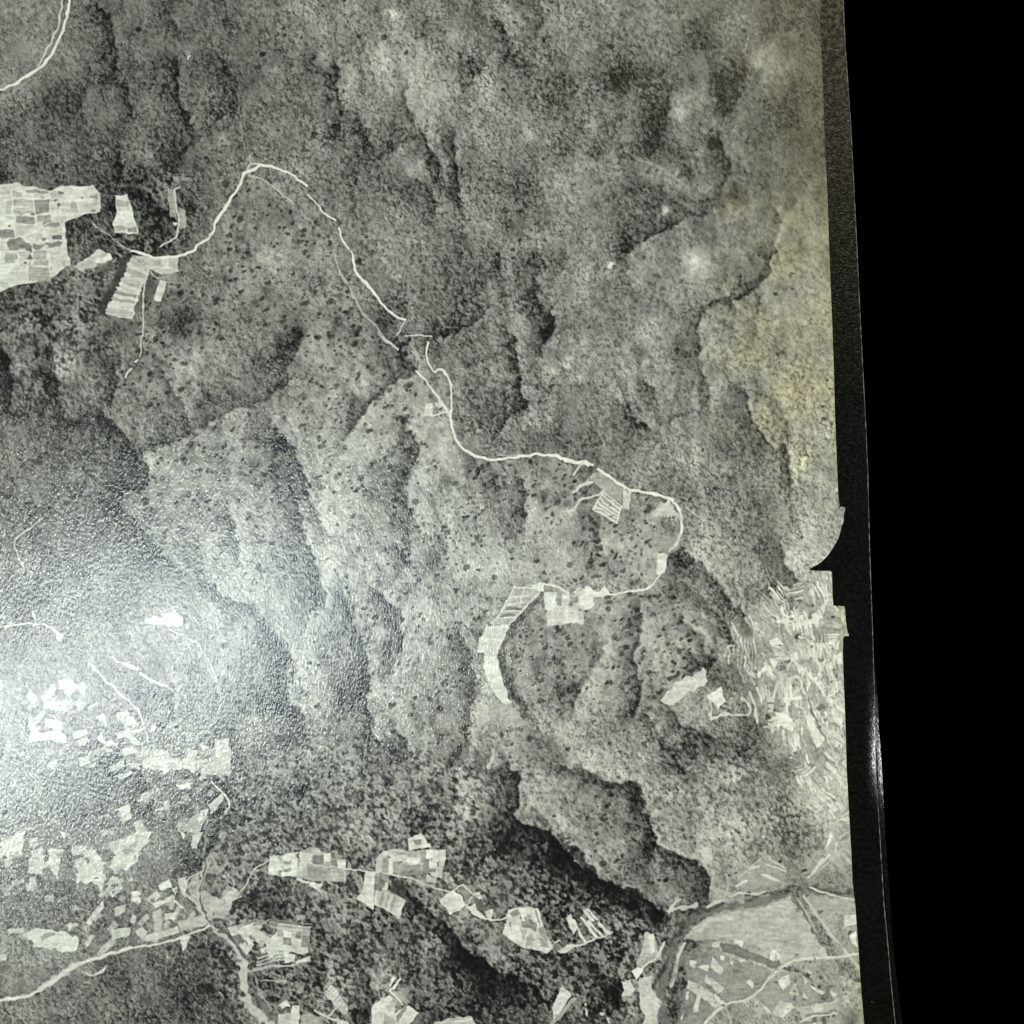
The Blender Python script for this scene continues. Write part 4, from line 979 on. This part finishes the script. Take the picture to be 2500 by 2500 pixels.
L('32', [(870, 1800), (900, 1755), (960, 1682), (1030, 1632), (1220, 1580), (1322, 1450), (1430, 1350), (1560, 1326), (1740, 1320), (1940, 1288)], 6.4, 186, 0.95)
L('32', [(1020, 1640), (1045, 1700), (1060, 1780)], 3.6, 160, 0.9)
# terraces above the river
F('32', [(1090, 830), (1180, 720), (1300, 620), (1400, 700), (1435, 740), (1390, 830), (1200, 860)], 142, 0.6, 8)
for p, wd, tn in [([(1090, 830), (1160, 800)], 6, 196), ([(1180, 715), (1250, 700)], 6, 190), ([(1270, 755), (1385, 808)], 6.5, 196), ([(1300, 690), (1430, 740)], 5, 182), ([(1320, 650), (1430, 720)], 4, 176), ([(1090, 790), (1180, 715), (1260, 650)], 3.4, 176)]:
    L('32', p, wd, tn, 0.85, 2, 0.2)
F('32', [(850, 600), (935, 580), (880, 690), (860, 680)], 186, 0.8, 6, True)
F('32', [(840, 500), (860, 465), (990, 460), (930, 500)], 168, 0.6, 6, True)
F('32', [(1735, 455), (1758, 460), (1745, 530), (1690, 578)], 214)
L('32', [(1580, 775), (1650, 700), (1725, 625)], 6, 190, 0.9, 3, 0.4); L('32', [(1600, 760), (1700, 700), (1740, 650)], 3.4, 176, 0.7)
L('32', [(1700, 100), (1730, 200), (1775, 300), (1760, 440), (1740, 560), (1820, 740)], 12, 150, 0.7, 5, 0.3)
L('32', [(1775, 540), (1768, 595)], 4, 196); L('32', [(1705, 110), (1720, 170)], 5, 204)

# --- bright ploughed country on the east side: many curved slips following the contours
g = np.random.default_rng(77)
east = np.array(P('Z', [(1400, 1180), (1480, 1100), (1560, 1080), (1640, 1080), (1650, 1690), (1610, 1680), (1598, 1580), (1540, 1490), (1480, 1410), (1440, 1300)]))
cnt = 0
while cnt < 165:
    x, y = g.uniform(1750, 2090), g.uniform(1390, 2190)
    if inside(east, np.array([[x]]), np.array([[y]]))[0, 0] < -2:
        continue
    cnt += 1
    th = math.radians(60 + 24 * math.sin(x / 90.0 + y / 150.0) + g.normal(0, 12))
    if g.uniform() < 0.12:
        th += math.pi / 2
    n_ = int(g.integers(2, 6))
    off = 0.0
    c_, s_ = math.cos(th), math.sin(th)
    bend = g.normal(0, 0.004)
    bright = g.uniform() < 0.62
    for j in range(n_):
        wd, ln = g.uniform(3.5, 8.5), g.uniform(14, 46)
        off += wd + g.uniform(0.3, 2.2)
        sh = g.normal(0, 6)
        pts = []
        for u, v in ((-1, -1), (-0.3, -1), (0.4, -1), (1, -1), (1, 1), (0.4, 1), (-0.3, 1), (-1, 1)):
            a_ = u * ln / 2 + sh
            b_ = off + v * wd / 2 * (1 - 0.35 * abs(u)) + bend * a_ * a_
            pts.append((x + a_ * c_ - b_ * s_, y + a_ * s_ + b_ * c_))
        tone_ = g.choice([226, 218, 208, 192]) if (bright and g.uniform() < 0.8) else g.choice([176, 160, 126, 140, 112])
        F('Z', [(u * 1932 / 2500, v * 1932 / 2500) for u, v in pts], tone_, g.uniform(0.6, 0.95), 2.8)
EP = [([(1230, 1120), (1300, 1050), (1312, 1090), (1240, 1152)], 196), ([(1320, 1010), (1382, 1030), (1350, 1092)], 204), ([(900, 1090), (916, 1170), (760, 1250), (680, 1310), (600, 1272), (620, 1240), (800, 1150)], 182), ([(895, 1262), (990, 1205), (1017, 1300), (975, 1352), (930, 1292)], 208), ([(1320, 890), (1380, 870), (1412, 910), (1390, 945), (1330, 925)], 196),
      ([(1360, 1370), (1440, 1380), (1500, 1460), (1480, 1502), (1380, 1452)], 204), ([(1570, 1380), (1620, 1430), (1692, 1560), (1640, 1622), (1590, 1500)], 192), ([(1410, 1285), (1540, 1270), (1550, 1290), (1420, 1308)], 204), ([(1465, 980), (1510, 960), (1520, 1020), (1470, 1030)], 200), ([(1755, 1000), (1805, 960), (1812, 1050), (1770, 1050)], 204),
      ([(1690, 1050), (1740, 1030), (1745, 1080), (1700, 1090)], 194), ([(1540, 990), (1590, 960), (1600, 1010), (1550, 1030)], 150), ([(1460, 660), (1500, 640), (1520, 690), (1470, 710)], 180), ([(1700, 1265), (1760, 1300), (1740, 1330), (1700, 1300)], 196), ([(1730, 1350), (1810, 1420), (1812, 1480), (1750, 1420)], 196), ([(1760, 1560), (1815, 1590), (1810, 1620), (1765, 1600)], 204)]
for p, tn in EP:
    F('22', p, min(234, tn + 16), 0.92, 2.4, tn < 190)
for p, wd, tn in [([(930, 1420), (1010, 1380), (1100, 1390), (1190, 1402), (1192, 1320), (1135, 1282)], 6.5, 192), ([(922, 1300), (930, 1425)], 5, 196), ([(1530, 860), (1600, 900), (1642, 1045)], 6, 200), ([(1680, 670), (1660, 740), (1560, 780), (1508, 765)], 10, 200), ([(1690, 560), (1722, 600), (1672, 680)], 8, 196),
                  ([(1480, 1030), (1560, 1100), (1640, 1170), (1690, 1260)], 5, 206), ([(1440, 1085), (1485, 1000)], 6, 200), ([(1430, 1230), (1460, 1150), (1520, 1130), (1542, 1200), (1480, 1262)], 7, 196), ([(1060, 778), (1130, 900), (1170, 995)], 4, 206), ([(1015, 1000), (1015, 940), (1060, 925)], 4, 196), ([(1180, 1240), (1225, 1330), (1240, 1440)], 7, 196),
                  ([(1210, 830), (1215, 920), (1240, 1010)], 4, 190), ([(1150, 1000), (1150, 1090), (1210, 1135)], 5, 196), ([(1610, 520), (1620, 640)], 6, 186), ([(1345, 950), (1390, 1010), (1460, 1010)], 5, 186), ([(1270, 980), (1310, 1060), (1300, 1110)], 4, 186), ([(1380, 1180), (1340, 1270), (1335, 1360)], 9, 190), ([(1600, 1290), (1640, 1200), (1560, 1130)], 4, 130),
                  ([(1550, 1190), (1610, 1380), (1680, 1500), (1760, 1690), (1780, 1766)], 4, 92), ([(1400, 800), (1420, 900)], 4, 110), ([(1680, 1480), (1740, 1620), (1790, 1766)], 7, 186), ([(1320, 720), (1400, 712)], 4, 176)]:
    L('22', p, wd, tn, 0.85, 2.4, 0.25)
for k in range(13):
    x = 1085 + k * 12
    L('22', [(x, 850 + k * 6), (x + 8, 960 + k * 4), (x + 2, 1080 + k * 3)], 1.7, 186 if k % 2 else 104, 0.7, 1.6)
for x, y in [(1040, 980), (1070, 960), (1035, 1030)]:
    L('22', [(x, y - 40), (x + 6, y + 20)], 3, 204, 0.8)

g = np.random.default_rng(123)
for t, poly, n in [('30', [(0, 420), (330, 380), (780, 280), (1000, 480), (1000, 700), (1200, 900), (1400, 1050), (1000, 1220), (500, 1320), (150, 1500), (0, 1400)], 92),
                   ('20', [(150, 1200), (500, 1150), (1000, 1500), (1000, 1766), (300, 1766), (100, 1500)], 40), ('30', [(700, 0), (1100, -100), (1550, -100), (1550, 100), (1350, 420), (1200, 520), (1000, 350)], 22)]:
    p = P(t, poly)
    k = 0
    while k < n:
        x, y = g.uniform(p[:, 0].min(), p[:, 0].max()), g.uniform(p[:, 1].min(), p[:, 1].max())
        if inside(p, np.array([[x]]), np.array([[y]]))[0, 0] < 4:
            continue
        k += 1
        th = math.radians(-35 + 22 * math.sin(x / 120.0 + y / 160.0) + g.normal(0, 8))
        a, b = g.uniform(6, 20), g.uniform(4, 11)
        c, sn = math.cos(th), math.sin(th)
        q = [(x + u * a * c - v * b * sn, y + u * a * sn + v * b * c) for u, v in ((-1, -1), (1, -1 + g.normal(0, 0.2)), (1 + g.normal(0, 0.2), 1), (-1, 1))]
        F('Z', [(u * 1932 / 2500, v * 1932 / 2500) for u, v in q], g.choice([220, 206, 190, 176, 160, 104, 112]), g.uniform(0.45, 0.85), 2.5)
# hedges and single trees growing back over plots
g = np.random.default_rng(91)
for t, x0, y0, x1, y1, n in [('00', 0, 1240, 670, 1760, 22), ('31', 0, 600, 1070, 830, 26), ('31', 1450, 980, 1800, 1260, 14), ('32', 740, 1300, 1760, 1760, 50), ('30', 1000, 60, 1600, 1100, 46), ('22', 1200, 600, 1800, 1700, 60), ('22', 0, 480, 260, 780, 8), ('30', 300, 300, 1000, 1250, 40), ('30', 1550, 1080, 1932, 1340, 26), ('12', 0, 1450, 720, 1790, 22)]:
    for _ in range(n):
        c = P(t, [(g.uniform(x0, x1), g.uniform(y0, y1))])[0]
        r = g.uniform(2.0, 4.6)
        s = win(c[None, :], 12)
        d = np.hypot(GXw[s] - c[0], GYw[s] - c[1])
        lay(s, np.clip((r - d) / 2 + 0.5, 0, 1) * 0.75, 84.0)

# --- print finish: lens softness, grain, faded blacks
T = blur(T, 0.5)
T = T + 0.55 * (T - blur(T, 2.0)) * (1 - 0.6 * ne)
T = T + 2.2 * noise(0.9) + 1.6 * noise(1.8)
lo = 34.0
T = np.where(T < 52, 52 - (52 - T) * 0.72, T)
T = np.interp(T, [0, 22, 40, 85, 125, 160, 205, 240], [20, 28, 44, 101, 149, 181, 215, 239]).astype(f4)
T = np.clip(T, 8, 236)

g3 = np.repeat(T[:, :, None], 3, 2) / 255.0
# silver paper is slightly warm; the north-east margin has yellowed in blotches
warm = np.clip((GX + 20 * w1 - 1560) / 420, 0, 1)
yel = np.clip((GX + 40 * w1 + 0.04 * (GY - 600) - 1765) / 150, 0, 1) * np.clip((1180 - GY - 40 * w2) / 160, 0, 1)
yel *= np.clip(0.75 + 0.22 * noise(34 * RS), 0.3, 1.1)
yel = blur(yel, 14 * RS)
g3[:, :, 0] *= 1.02 - 0.010 * (1 - warm) + 0.03 * yel
g3[:, :, 1] *= 1.004
g3[:, :, 2] *= 0.925 - 0.015 * warm - 0.10 * yel
olive = yel * np.clip((600 - GY + 60 * w2) / 220, 0, 1)
g3 *= (1 - 0.24 * olive)[:, :, None]
# brown edge stain right at the margin
es = np.clip((GX - (2001 + 0.037 * GY) + 26) / 26, 0, 1) * np.clip(0.5 + 0.5 * w2, 0, 1)
g3[:, :, 2] *= 1 - 0.06 * es


def edge_poly(y, pts):
    a = np.array(pts, float)
    return np.interp(y, a[:, 0], a[:, 1])


PIC_EDGE = [(-300, 1990), (0, 2001), (100, 2003.4), (200, 2008.7), (300, 2012), (400, 2016.5), (500, 2021), (600, 2024), (700, 2028), (800, 2032), (900, 2035.7), (1000, 2038), (1100, 2042), (1150, 2044), (1200, 2046), (1218, 2047.4), (1232.8, 2049.6), (1236.9, 2050.6),
            (1238.0, 2060), (1239.2, 2063), (1247, 2063), (1253, 2060.6), (1262, 2060), (1270, 2059.4), (1278, 2058.6), (1281, 2057.5), (1283.5, 2054.8), (1295, 2052.8), (1305, 2049.8), (1315.7, 2046), (1326, 2040.6), (1336, 2034.6), (1347, 2027.6), (1357, 2020), (1366, 2011.4), (1373.6, 2003.5), (1378, 1996.5), (1382, 1989), (1385.4, 1982.6),
            (1388, 1977.6), (1390, 1975), (1391.6, 1977.0), (1392.8, 1983), (1393.6, 1994), (1394.0, 2028.4), (1396, 2030), (1398.4, 2030.8), (1419, 2031.7), (1440, 2032.2), (1460.6, 2033), (1478.8, 2034.6), (1479.4, 2048), (1480.0, 2061), (1482, 2062.6), (1502, 2064), (1522.7, 2066), (1535, 2067.6), (1543, 2069.2), (1546.8, 2069.6), (1547.4, 2072.4), (1552.4, 2072.4),
            (1553.0, 2063), (1555, 2060), (1562, 2058.4), (1593, 2057.8), (1624, 2058.4), (1686, 2060.9), (1779.6, 2064.6), (1872.7, 2066.8), (1966, 2071.8), (2035, 2075.6), (2086, 2078.6), (2148.5, 2081), (2210.6, 2088), (2303.8, 2095), (2397, 2101), (2500, 2109.6), (2800, 2131)]
TOP_EDGE = [(-300, 2046), (0, 2060), (100, 2064), (200, 2071), (300, 2077.7), (400, 2083), (500, 2088), (600, 2093), (700, 2097.5), (800, 2102.5), (900, 2107.5), (1000, 2113), (1100, 2117.5), (1150, 2119.9), (1232, 2121.7), (1350, 2124.8), (1450, 2128.3), (1550, 2131.9), (1600, 2133.2), (1700, 2137), (1800, 2139.4), (1900, 2141), (1950, 2144.2),
            (2000, 2147), (2100, 2153), (2200, 2158.6), (2300, 2168.2), (2400, 2176.6), (2500, 2187), (2800, 2216)]
LOW_EDGE = [(-300, 2044), (0, 2058), (300, 2076), (600, 2092), (800, 2102), (1000, 2113), (1200, 2121.5), (1400, 2128), (1550, 2133), (1620, 2138), (1660, 2142), (1720, 2146), (1780, 2148.5), (1850, 2154.4), (1950, 2160), (2050, 2164.5), (2150, 2172), (2250, 2178.4), (2350, 2186.6), (2450, 2199), (2500, 2206), (2800, 2246)]

img = bpy.data.images.new("printed_picture", W, H, alpha=False)
px = np.ones((H, W, 4), f4)
px[:, :, :3] = np.clip(g3, 0, 1)
img.pixels.foreach_set(np.ascontiguousarray(px[::-1]).ravel())
img.update()

# ------------------------------------------------------------------ materials


def mat(name):
    m = bpy.data.materials.new(name)
    m.use_nodes = True
    nt = m.node_tree
    return m, nt, nt.nodes["Principled BSDF"]


def node(nt, typ, **kw):
    n = nt.nodes.new(typ)
    for k, v in kw.items():
        if k in n.inputs:
            n.inputs[k].default_value = v
        else:
            setattr(n, k, v)
    return n


def paper_bump(nt, bs, strength, scale, stretch, strength2=0.0):
    """pearl grain of the gelatine surface"""
    tc = node(nt, 'ShaderNodeTexCoord')
    mp = node(nt, 'ShaderNodeMapping')
    mp.inputs['Scale'].default_value = stretch
    mp.inputs['Rotation'].default_value = (0, 0, 0.15)
    nt.links.new(tc.outputs['Object'], mp.inputs['Vector'])
    no = node(nt, 'ShaderNodeTexNoise')
    no.inputs['Scale'].default_value = scale
    no.inputs['Detail'].default_value = 1.6
    no.inputs['Roughness'].default_value = 0.55
    nt.links.new(mp.outputs['Vector'], no.inputs['Vector'])
    b = node(nt, 'ShaderNodeBump')
    b.inputs['Strength'].default_value = 1.0
    b.inputs['Distance'].default_value = strength
    nt.links.new(no.outputs['Fac'], b.inputs['Height'])
    nt.links.new(b.outputs['Normal'], bs.inputs['Normal'])
    return tc


pic_m, nt, bs = mat("printed_silver_paper")
ti = node(nt, 'ShaderNodeTexImage')
ti.image = img
ti.interpolation = 'Cubic'
ti.extension = 'EXTEND'
uvn = node(nt, 'ShaderNodeUVMap')
uvn.uv_map = "print_uv"
nt.links.new(uvn.outputs['UV'], ti.inputs['Vector'])
nt.links.new(ti.outputs['Color'], bs.inputs['Base Color'])
bs.inputs['Roughness'].default_value = 0.14
bs.inputs['Specular IOR Level'].default_value = 0.5
paper_bump(nt, bs, 0.000046, 2900, (1.0, 0.5, 1.0))

bor_m, nt, bs = mat("black_border_gelatine")
bs.inputs['Roughness'].default_value = 0.20
tc = paper_bump(nt, bs, 0.00004, 3000, (1.0, 1.0, 1.0))
base = node(nt, 'ShaderNodeTexNoise', Scale=120.0, Detail=4.0)
nt.links.new(tc.outputs['Object'], base.inputs['Vector'])
rp = node(nt, 'ShaderNodeValToRGB')
rp.color_ramp.elements[0].color = (0.0012, 0.0014, 0.0009, 1); rp.color_ramp.elements[0].position = 0.35
rp.color_ramp.elements[1].color = (0.0030, 0.0032, 0.0023, 1); rp.color_ramp.elements[1].position = 0.7
nt.links.new(base.outputs['Fac'], rp.inputs['Fac'])
# dust and short scratches
vo = node(nt, 'ShaderNodeTexVoronoi', Scale=210.0, Randomness=1.0)
mp2 = node(nt, 'ShaderNodeMapping')
mp2.inputs['Scale'].default_value = (1.0, 1.0, 0.0)
nt.links.new(tc.outputs['Object'], mp2.inputs['Vector'])
nt.links.new(mp2.outputs['Vector'], vo.inputs['Vector'])
lt = node(nt, 'ShaderNodeMath', operation='LESS_THAN')
lt.inputs[1].default_value = 0.030
nt.links.new(vo.outputs['Distance'], lt.inputs[0])
sep = node(nt, 'ShaderNodeSeparateColor')
nt.links.new(vo.outputs['Color'], sep.inputs['Color'])
gt = node(nt, 'ShaderNodeMath', operation='GREATER_THAN')
gt.inputs[1].default_value = 0.72
nt.links.new(sep.outputs['Red'], gt.inputs[0])
mu = node(nt, 'ShaderNodeMath', operation='MULTIPLY')
nt.links.new(lt.outputs[0], mu.inputs[0]); nt.links.new(gt.outputs[0], mu.inputs[1])
mx = node(nt, 'ShaderNodeMix', data_type='RGBA')
nt.links.new(mu.outputs[0], mx.inputs['Factor'])
nt.links.new(rp.outputs['Color'], mx.inputs[6])
mx.inputs[7].default_value = (0.20, 0.20, 0.18, 1)
nt.links.new(mx.outputs[2], bs.inputs['Base Color'])

sp = node(nt, 'ShaderNodeTexNoise', Scale=1300.0, Detail=5.0, Roughness=0.7)
mp3 = node(nt, 'ShaderNodeMapping')
mp3.inputs['Scale'].default_value = (0.9, 1.0, 1.0)
nt.links.new(tc.outputs['Object'], mp3.inputs['Vector'])
nt.links.new(mp3.outputs['Vector'], sp.inputs['Vector'])
mr = node(nt, 'ShaderNodeMapRange')
mr.inputs['From Min'].default_value = 0.44; mr.inputs['From Max'].default_value = 0.62
mr.inputs['To Min'].default_value = 0.28; mr.inputs['To Max'].default_value = 1.0
nt.links.new(sp.outputs['Fac'], mr.inputs['Value'])
nt.links.new(mr.outputs[0], bs.inputs['Specular IOR Level'])

edge_m, nt, bs = mat("worn_paper_core")
no = node(nt, 'ShaderNodeTexNoise', Scale=900.0, Detail=3.0)
tc = node(nt, 'ShaderNodeTexCoord')
nt.links.new(tc.outputs['Object'], no.inputs['Vector'])
rp = node(nt, 'ShaderNodeValToRGB')
rp.color_ramp.elements[0].color = (0.05, 0.045, 0.03, 1); rp.color_ramp.elements[0].position = 0.36
rp.color_ramp.elements[1].color = (0.30, 0.27, 0.20, 1); rp.color_ramp.elements[1].position = 0.68
nt.links.new(no.outputs['Fac'], rp.inputs['Fac'])
nt.links.new(rp.outputs['Color'], bs.inputs['Base Color'])
bs.inputs['Roughness'].default_value = 0.9
bs.inputs['Specular IOR Level'].default_value = 0.1

back_m, nt, bs = mat("paper_back")
no = node(nt, 'ShaderNodeTexNoise', Scale=300.0, Detail=3.0)
rp = node(nt, 'ShaderNodeValToRGB')
rp.color_ramp.elements[0].color = (0.50, 0.47, 0.38, 1)
rp.color_ramp.elements[1].color = (0.62, 0.59, 0.50, 1)
nt.links.new(no.outputs['Fac'], rp.inputs['Fac'])
nt.links.new(rp.outputs['Color'], bs.inputs['Base Color'])
bs.inputs['Roughness'].default_value = 0.7

vel_m, nt, bs = mat("black_velvet")
no = node(nt, 'ShaderNodeTexNoise', Scale=600.0, Detail=3.0)
rp = node(nt, 'ShaderNodeValToRGB')
rp.color_ramp.elements[0].color = (0.0, 0.0, 0.0, 1)
rp.color_ramp.elements[1].color = (0.00012, 0.00012, 0.00012, 1)
nt.links.new(no.outputs['Fac'], rp.inputs['Fac'])
nt.links.new(rp.outputs['Color'], bs.inputs['Base Color'])
bs.inputs['Roughness'].default_value = 1.0
bs.inputs['Specular IOR Level'].default_value = 0.0

# ------------------------------------------------------------------ geometry


def obj(name, verts, faces, m, parent=None, uv=False, smooth=True):
    me = bpy.data.meshes.new(name)
    me.from_pydata(verts, [], faces)
    if uv:
        l = me.uv_layers.new(name="print_uv")
        co = np.empty(len(me.vertices) * 3, f4)
        me.vertices.foreach_get('co', co)
        co = co.reshape(-1, 3)
        li = np.empty(len(me.loops), np.int32)
        me.loops.foreach_get('vertex_index', li)
        u = (co[li, 0] / PX + 1250 - X0) / (X1 - X0)
        v = 1 - (1250 - co[li, 1] / PX - Y0) / (Y1 - Y0)
        l.data.foreach_set('uv', np.stack([u, v], 1).astype(f4).ravel())
    me.materials.append(m)
    if smooth:
        me.polygons.foreach_set('use_smooth', [True] * len(me.polygons))
    me.update()
    o = bpy.data.objects.new(name, me)
    S.collection.objects.link(o)
    if parent:
        o.parent = parent
    return o


def bump01(y, a, b, f):
    return np.clip((y - a) / f, 0, 1) * np.clip((b - y) / f, 0, 1)


LEFT, TOPY, BOTY = -250.0, -250.0, 2750.0
THICK = 0.00022


def curl_top(x, y):
    """drop of the sheet near its right edge: slight everywhere, stronger where it has been handled"""
    e = edge_poly(y, TOP_EDGE) - x
    k = 0.45 + 5.0 * np.clip((y - 1560) / 260, 0, 1) * np.clip((2010 - y) / 130, 0, 1)
    wdt = 34.0
    return -np.clip((wdt - e) / wdt, 0, 1.2) ** 2 * k * PX


def z_top(x, y):
    wave = 0.00005 * np.sin(y / 420.0 + 0.6) * np.clip((x - 1500) / 600, 0, 1)
    return SHEET_Z + wave + curl_top(x, y)


def z_low(x, y):
    e = edge_poly(y, LOW_EDGE) - x
    k = 0.35 + 4.2 * np.clip((y - 1620) / 160, 0, 1) * np.clip((2040 - y) / 120, 0, 1) + 1.2 * np.clip((y - 1980) / 60, 0, 1) * np.clip((2200 - y) / 150, 0, 1)
    return 0.00085 - np.clip((30 - e) / 30, 0, 1.2) ** 2 * k * PX


rows = np.unique(np.round(np.concatenate([np.arange(TOPY, BOTY + 1, 15.0), np.array([p[0] for p in PIC_EDGE if TOPY < p[0] < BOTY]), np.arange(1238, 1395, 2.0)]), 2))


def sheet(xs_of_row, zf, rows):
    """grid of vertices: xs_of_row(y) gives the x stations of that row"""
    V_, F_ = [], []
    n = None
    for y in rows:
        xs = xs_of_row(y)
        n = len(xs)
        zs = zf(np.asarray(xs), y)
        V_ += [(wx(x), wy(y), float(z)) for x, z in zip(xs, zs)]
    for r in range(len(rows) - 1):
        for c in range(n - 1):
            a = r * n + c
            F_.append((a, a + n, a + n + 1, a + 1))
    return V_, F_


def wob(y, amp=0.35):
    return amp * (math.sin(y * 0.21) + 0.7 * math.sin(y * 0.083 + 1.3) + 0.5 * math.sin(y * 0.57 + 0.4))


WORN = 1.7


def pic_xs(y):
    e = float(edge_poly(y, PIC_EDGE))
    return np.concatenate([np.linspace(LEFT + 60, 1900, 12), np.linspace(1900, e, 6)[1:]])


def border_xs(y):
    a = float(edge_poly(y, PIC_EDGE)); b = float(edge_poly(y, TOP_EDGE)) - WORN + wob(y)
    return np.linspace(a, b, 24)


def worn_xs(y):
    b = float(edge_poly(y, TOP_EDGE))
    return np.array([b - WORN + wob(y), b - 0.5 * WORN + 0.5 * wob(y), b])


def z_worn(x, y):
    return z_top(x, y) - np.array([0, 0.25, 0.8]) * THICK


root = bpy.data.objects.new("aerial_photograph", None)
S.collection.objects.link(root)
root.location = (0, 0, 0)
root['label'] = "glossy black and white aerial photograph of wooded hills and fields, topmost of the prints"
root['category'] = "photograph"
root['group'] = "stacked black-bordered photographic prints"

v, f = sheet(pic_xs, z_top, rows)
o = obj("printed_picture", v, f, pic_m, root, uv=True)
o['label'] = "grey aerial view of woods, tracks and fields with a notched right edge"
v, f = sheet(border_xs, z_top, rows)
o = obj("black_border", v, f, bor_m, root)
o['label'] = "plain black margin with dust specks and a shiny bent edge"
# border on the other three sides, outside the photograph's frame
v, f = sheet(lambda y: np.linspace(LEFT, LEFT + 60, 3), z_top, rows)
obj("black_border", v, f, bor_m, root)
v, f = sheet(worn_xs, z_worn, rows)
o = obj("worn_edge", v, f, edge_m, root)
o['label'] = "thin pale line of bare paper along the cut edge"
# side wall and back of the sheet
V_, F_ = [], []
for y in rows:
    b = float(edge_poly(y, TOP_EDGE))
    zt = float(z_top(np.array([b]), y)[0])
    V_ += [(wx(b), wy(y), zt - 0.8 * THICK), (wx(b), wy(y), zt - THICK), (wx(LEFT), wy(y), SHEET_Z - THICK), (wx(LEFT), wy(y), SHEET_Z)]
    # a station inside, so that the back follows the bend
m_ = 4
back_rows = rows
v2, f2 = sheet(lambda y: np.concatenate([np.linspace(LEFT, 2000, 4), np.linspace(2000, float(edge_poly(y, TOP_EDGE)), 10)[1:]]), lambda x, y: z_top(x, y) - THICK, rows)
o = obj("paper_back", v2, [tuple(reversed(q)) for q in f2], back_m, root)
sv, sf = [], []
for i, y in enumerate(rows):
    b = float(edge_poly(y, TOP_EDGE)); zt = float(z_top(np.array([b]), y)[0])
    sv += [(wx(b), wy(y), zt - 0.8 * THICK), (wx(b), wy(y), zt - THICK)]
    if i:
        k = 2 * i
        sf.append((k - 2, k - 1, k + 1, k))
obj("cut_side", sv, sf, edge_m, root)

# the print underneath: only its black margin shows, along the lower right
low = bpy.data.objects.new("aerial_photograph", None)
S.collection.objects.link(low)
low['label'] = "second print lying underneath, only a sliver of its shiny black margin showing at lower right"
low['category'] = "photograph"
low['group'] = "stacked black-bordered photographic prints"
rows2 = np.arange(TOPY, BOTY + 1, 20.0)
v, f = sheet(lambda y: np.concatenate([np.linspace(LEFT + 10, 2000, 4), np.linspace(2000, float(edge_poly(y, LOW_EDGE)) + 0.6 * wob(y) - 0.7, 22)[1:]]), z_low, rows2)
o = obj("black_border", v, f, bor_m, low)
v, f = sheet(lambda y: np.array([float(edge_poly(y, LOW_EDGE)) + 0.6 * wob(y) - 0.7, float(edge_poly(y, LOW_EDGE)) + 0.6 * wob(y)]), lambda x, y: z_low(x, y) - np.array([0, 0.9]) * THICK, rows2)
obj("worn_edge", v, f, bor_m, low)
v, f = sheet(lambda y: np.concatenate([np.linspace(LEFT + 10, 2000, 4), np.linspace(2000, float(edge_poly(y, LOW_EDGE)) + 0.6 * wob(y), 12)[1:]]), lambda x, y: z_low(x, y) - THICK, rows2)
obj("paper_back", v, [tuple(reversed(q)) for q in f], back_m, low)

# black cloth the prints lie on
tv, tf = [], []
n = 40
for j in range(n + 1):
    for i in range(n + 1):
        x, y = -1.5 + 3.0 * i / n, -1.5 + 3.0 * j / n
        tv.append((x, y, -0.0002 + 0.00008 * math.sin(9 * x) * math.cos(7 * y)))
for j in range(n):
    for i in range(n):
        a = j * (n + 1) + i
        tf.append((a, a + 1, a + n + 2, a + n + 1))
o = obj("tabletop", tv, tf, vel_m)
o['kind'] = "structure"
o['label'] = "matt black surface under the prints"
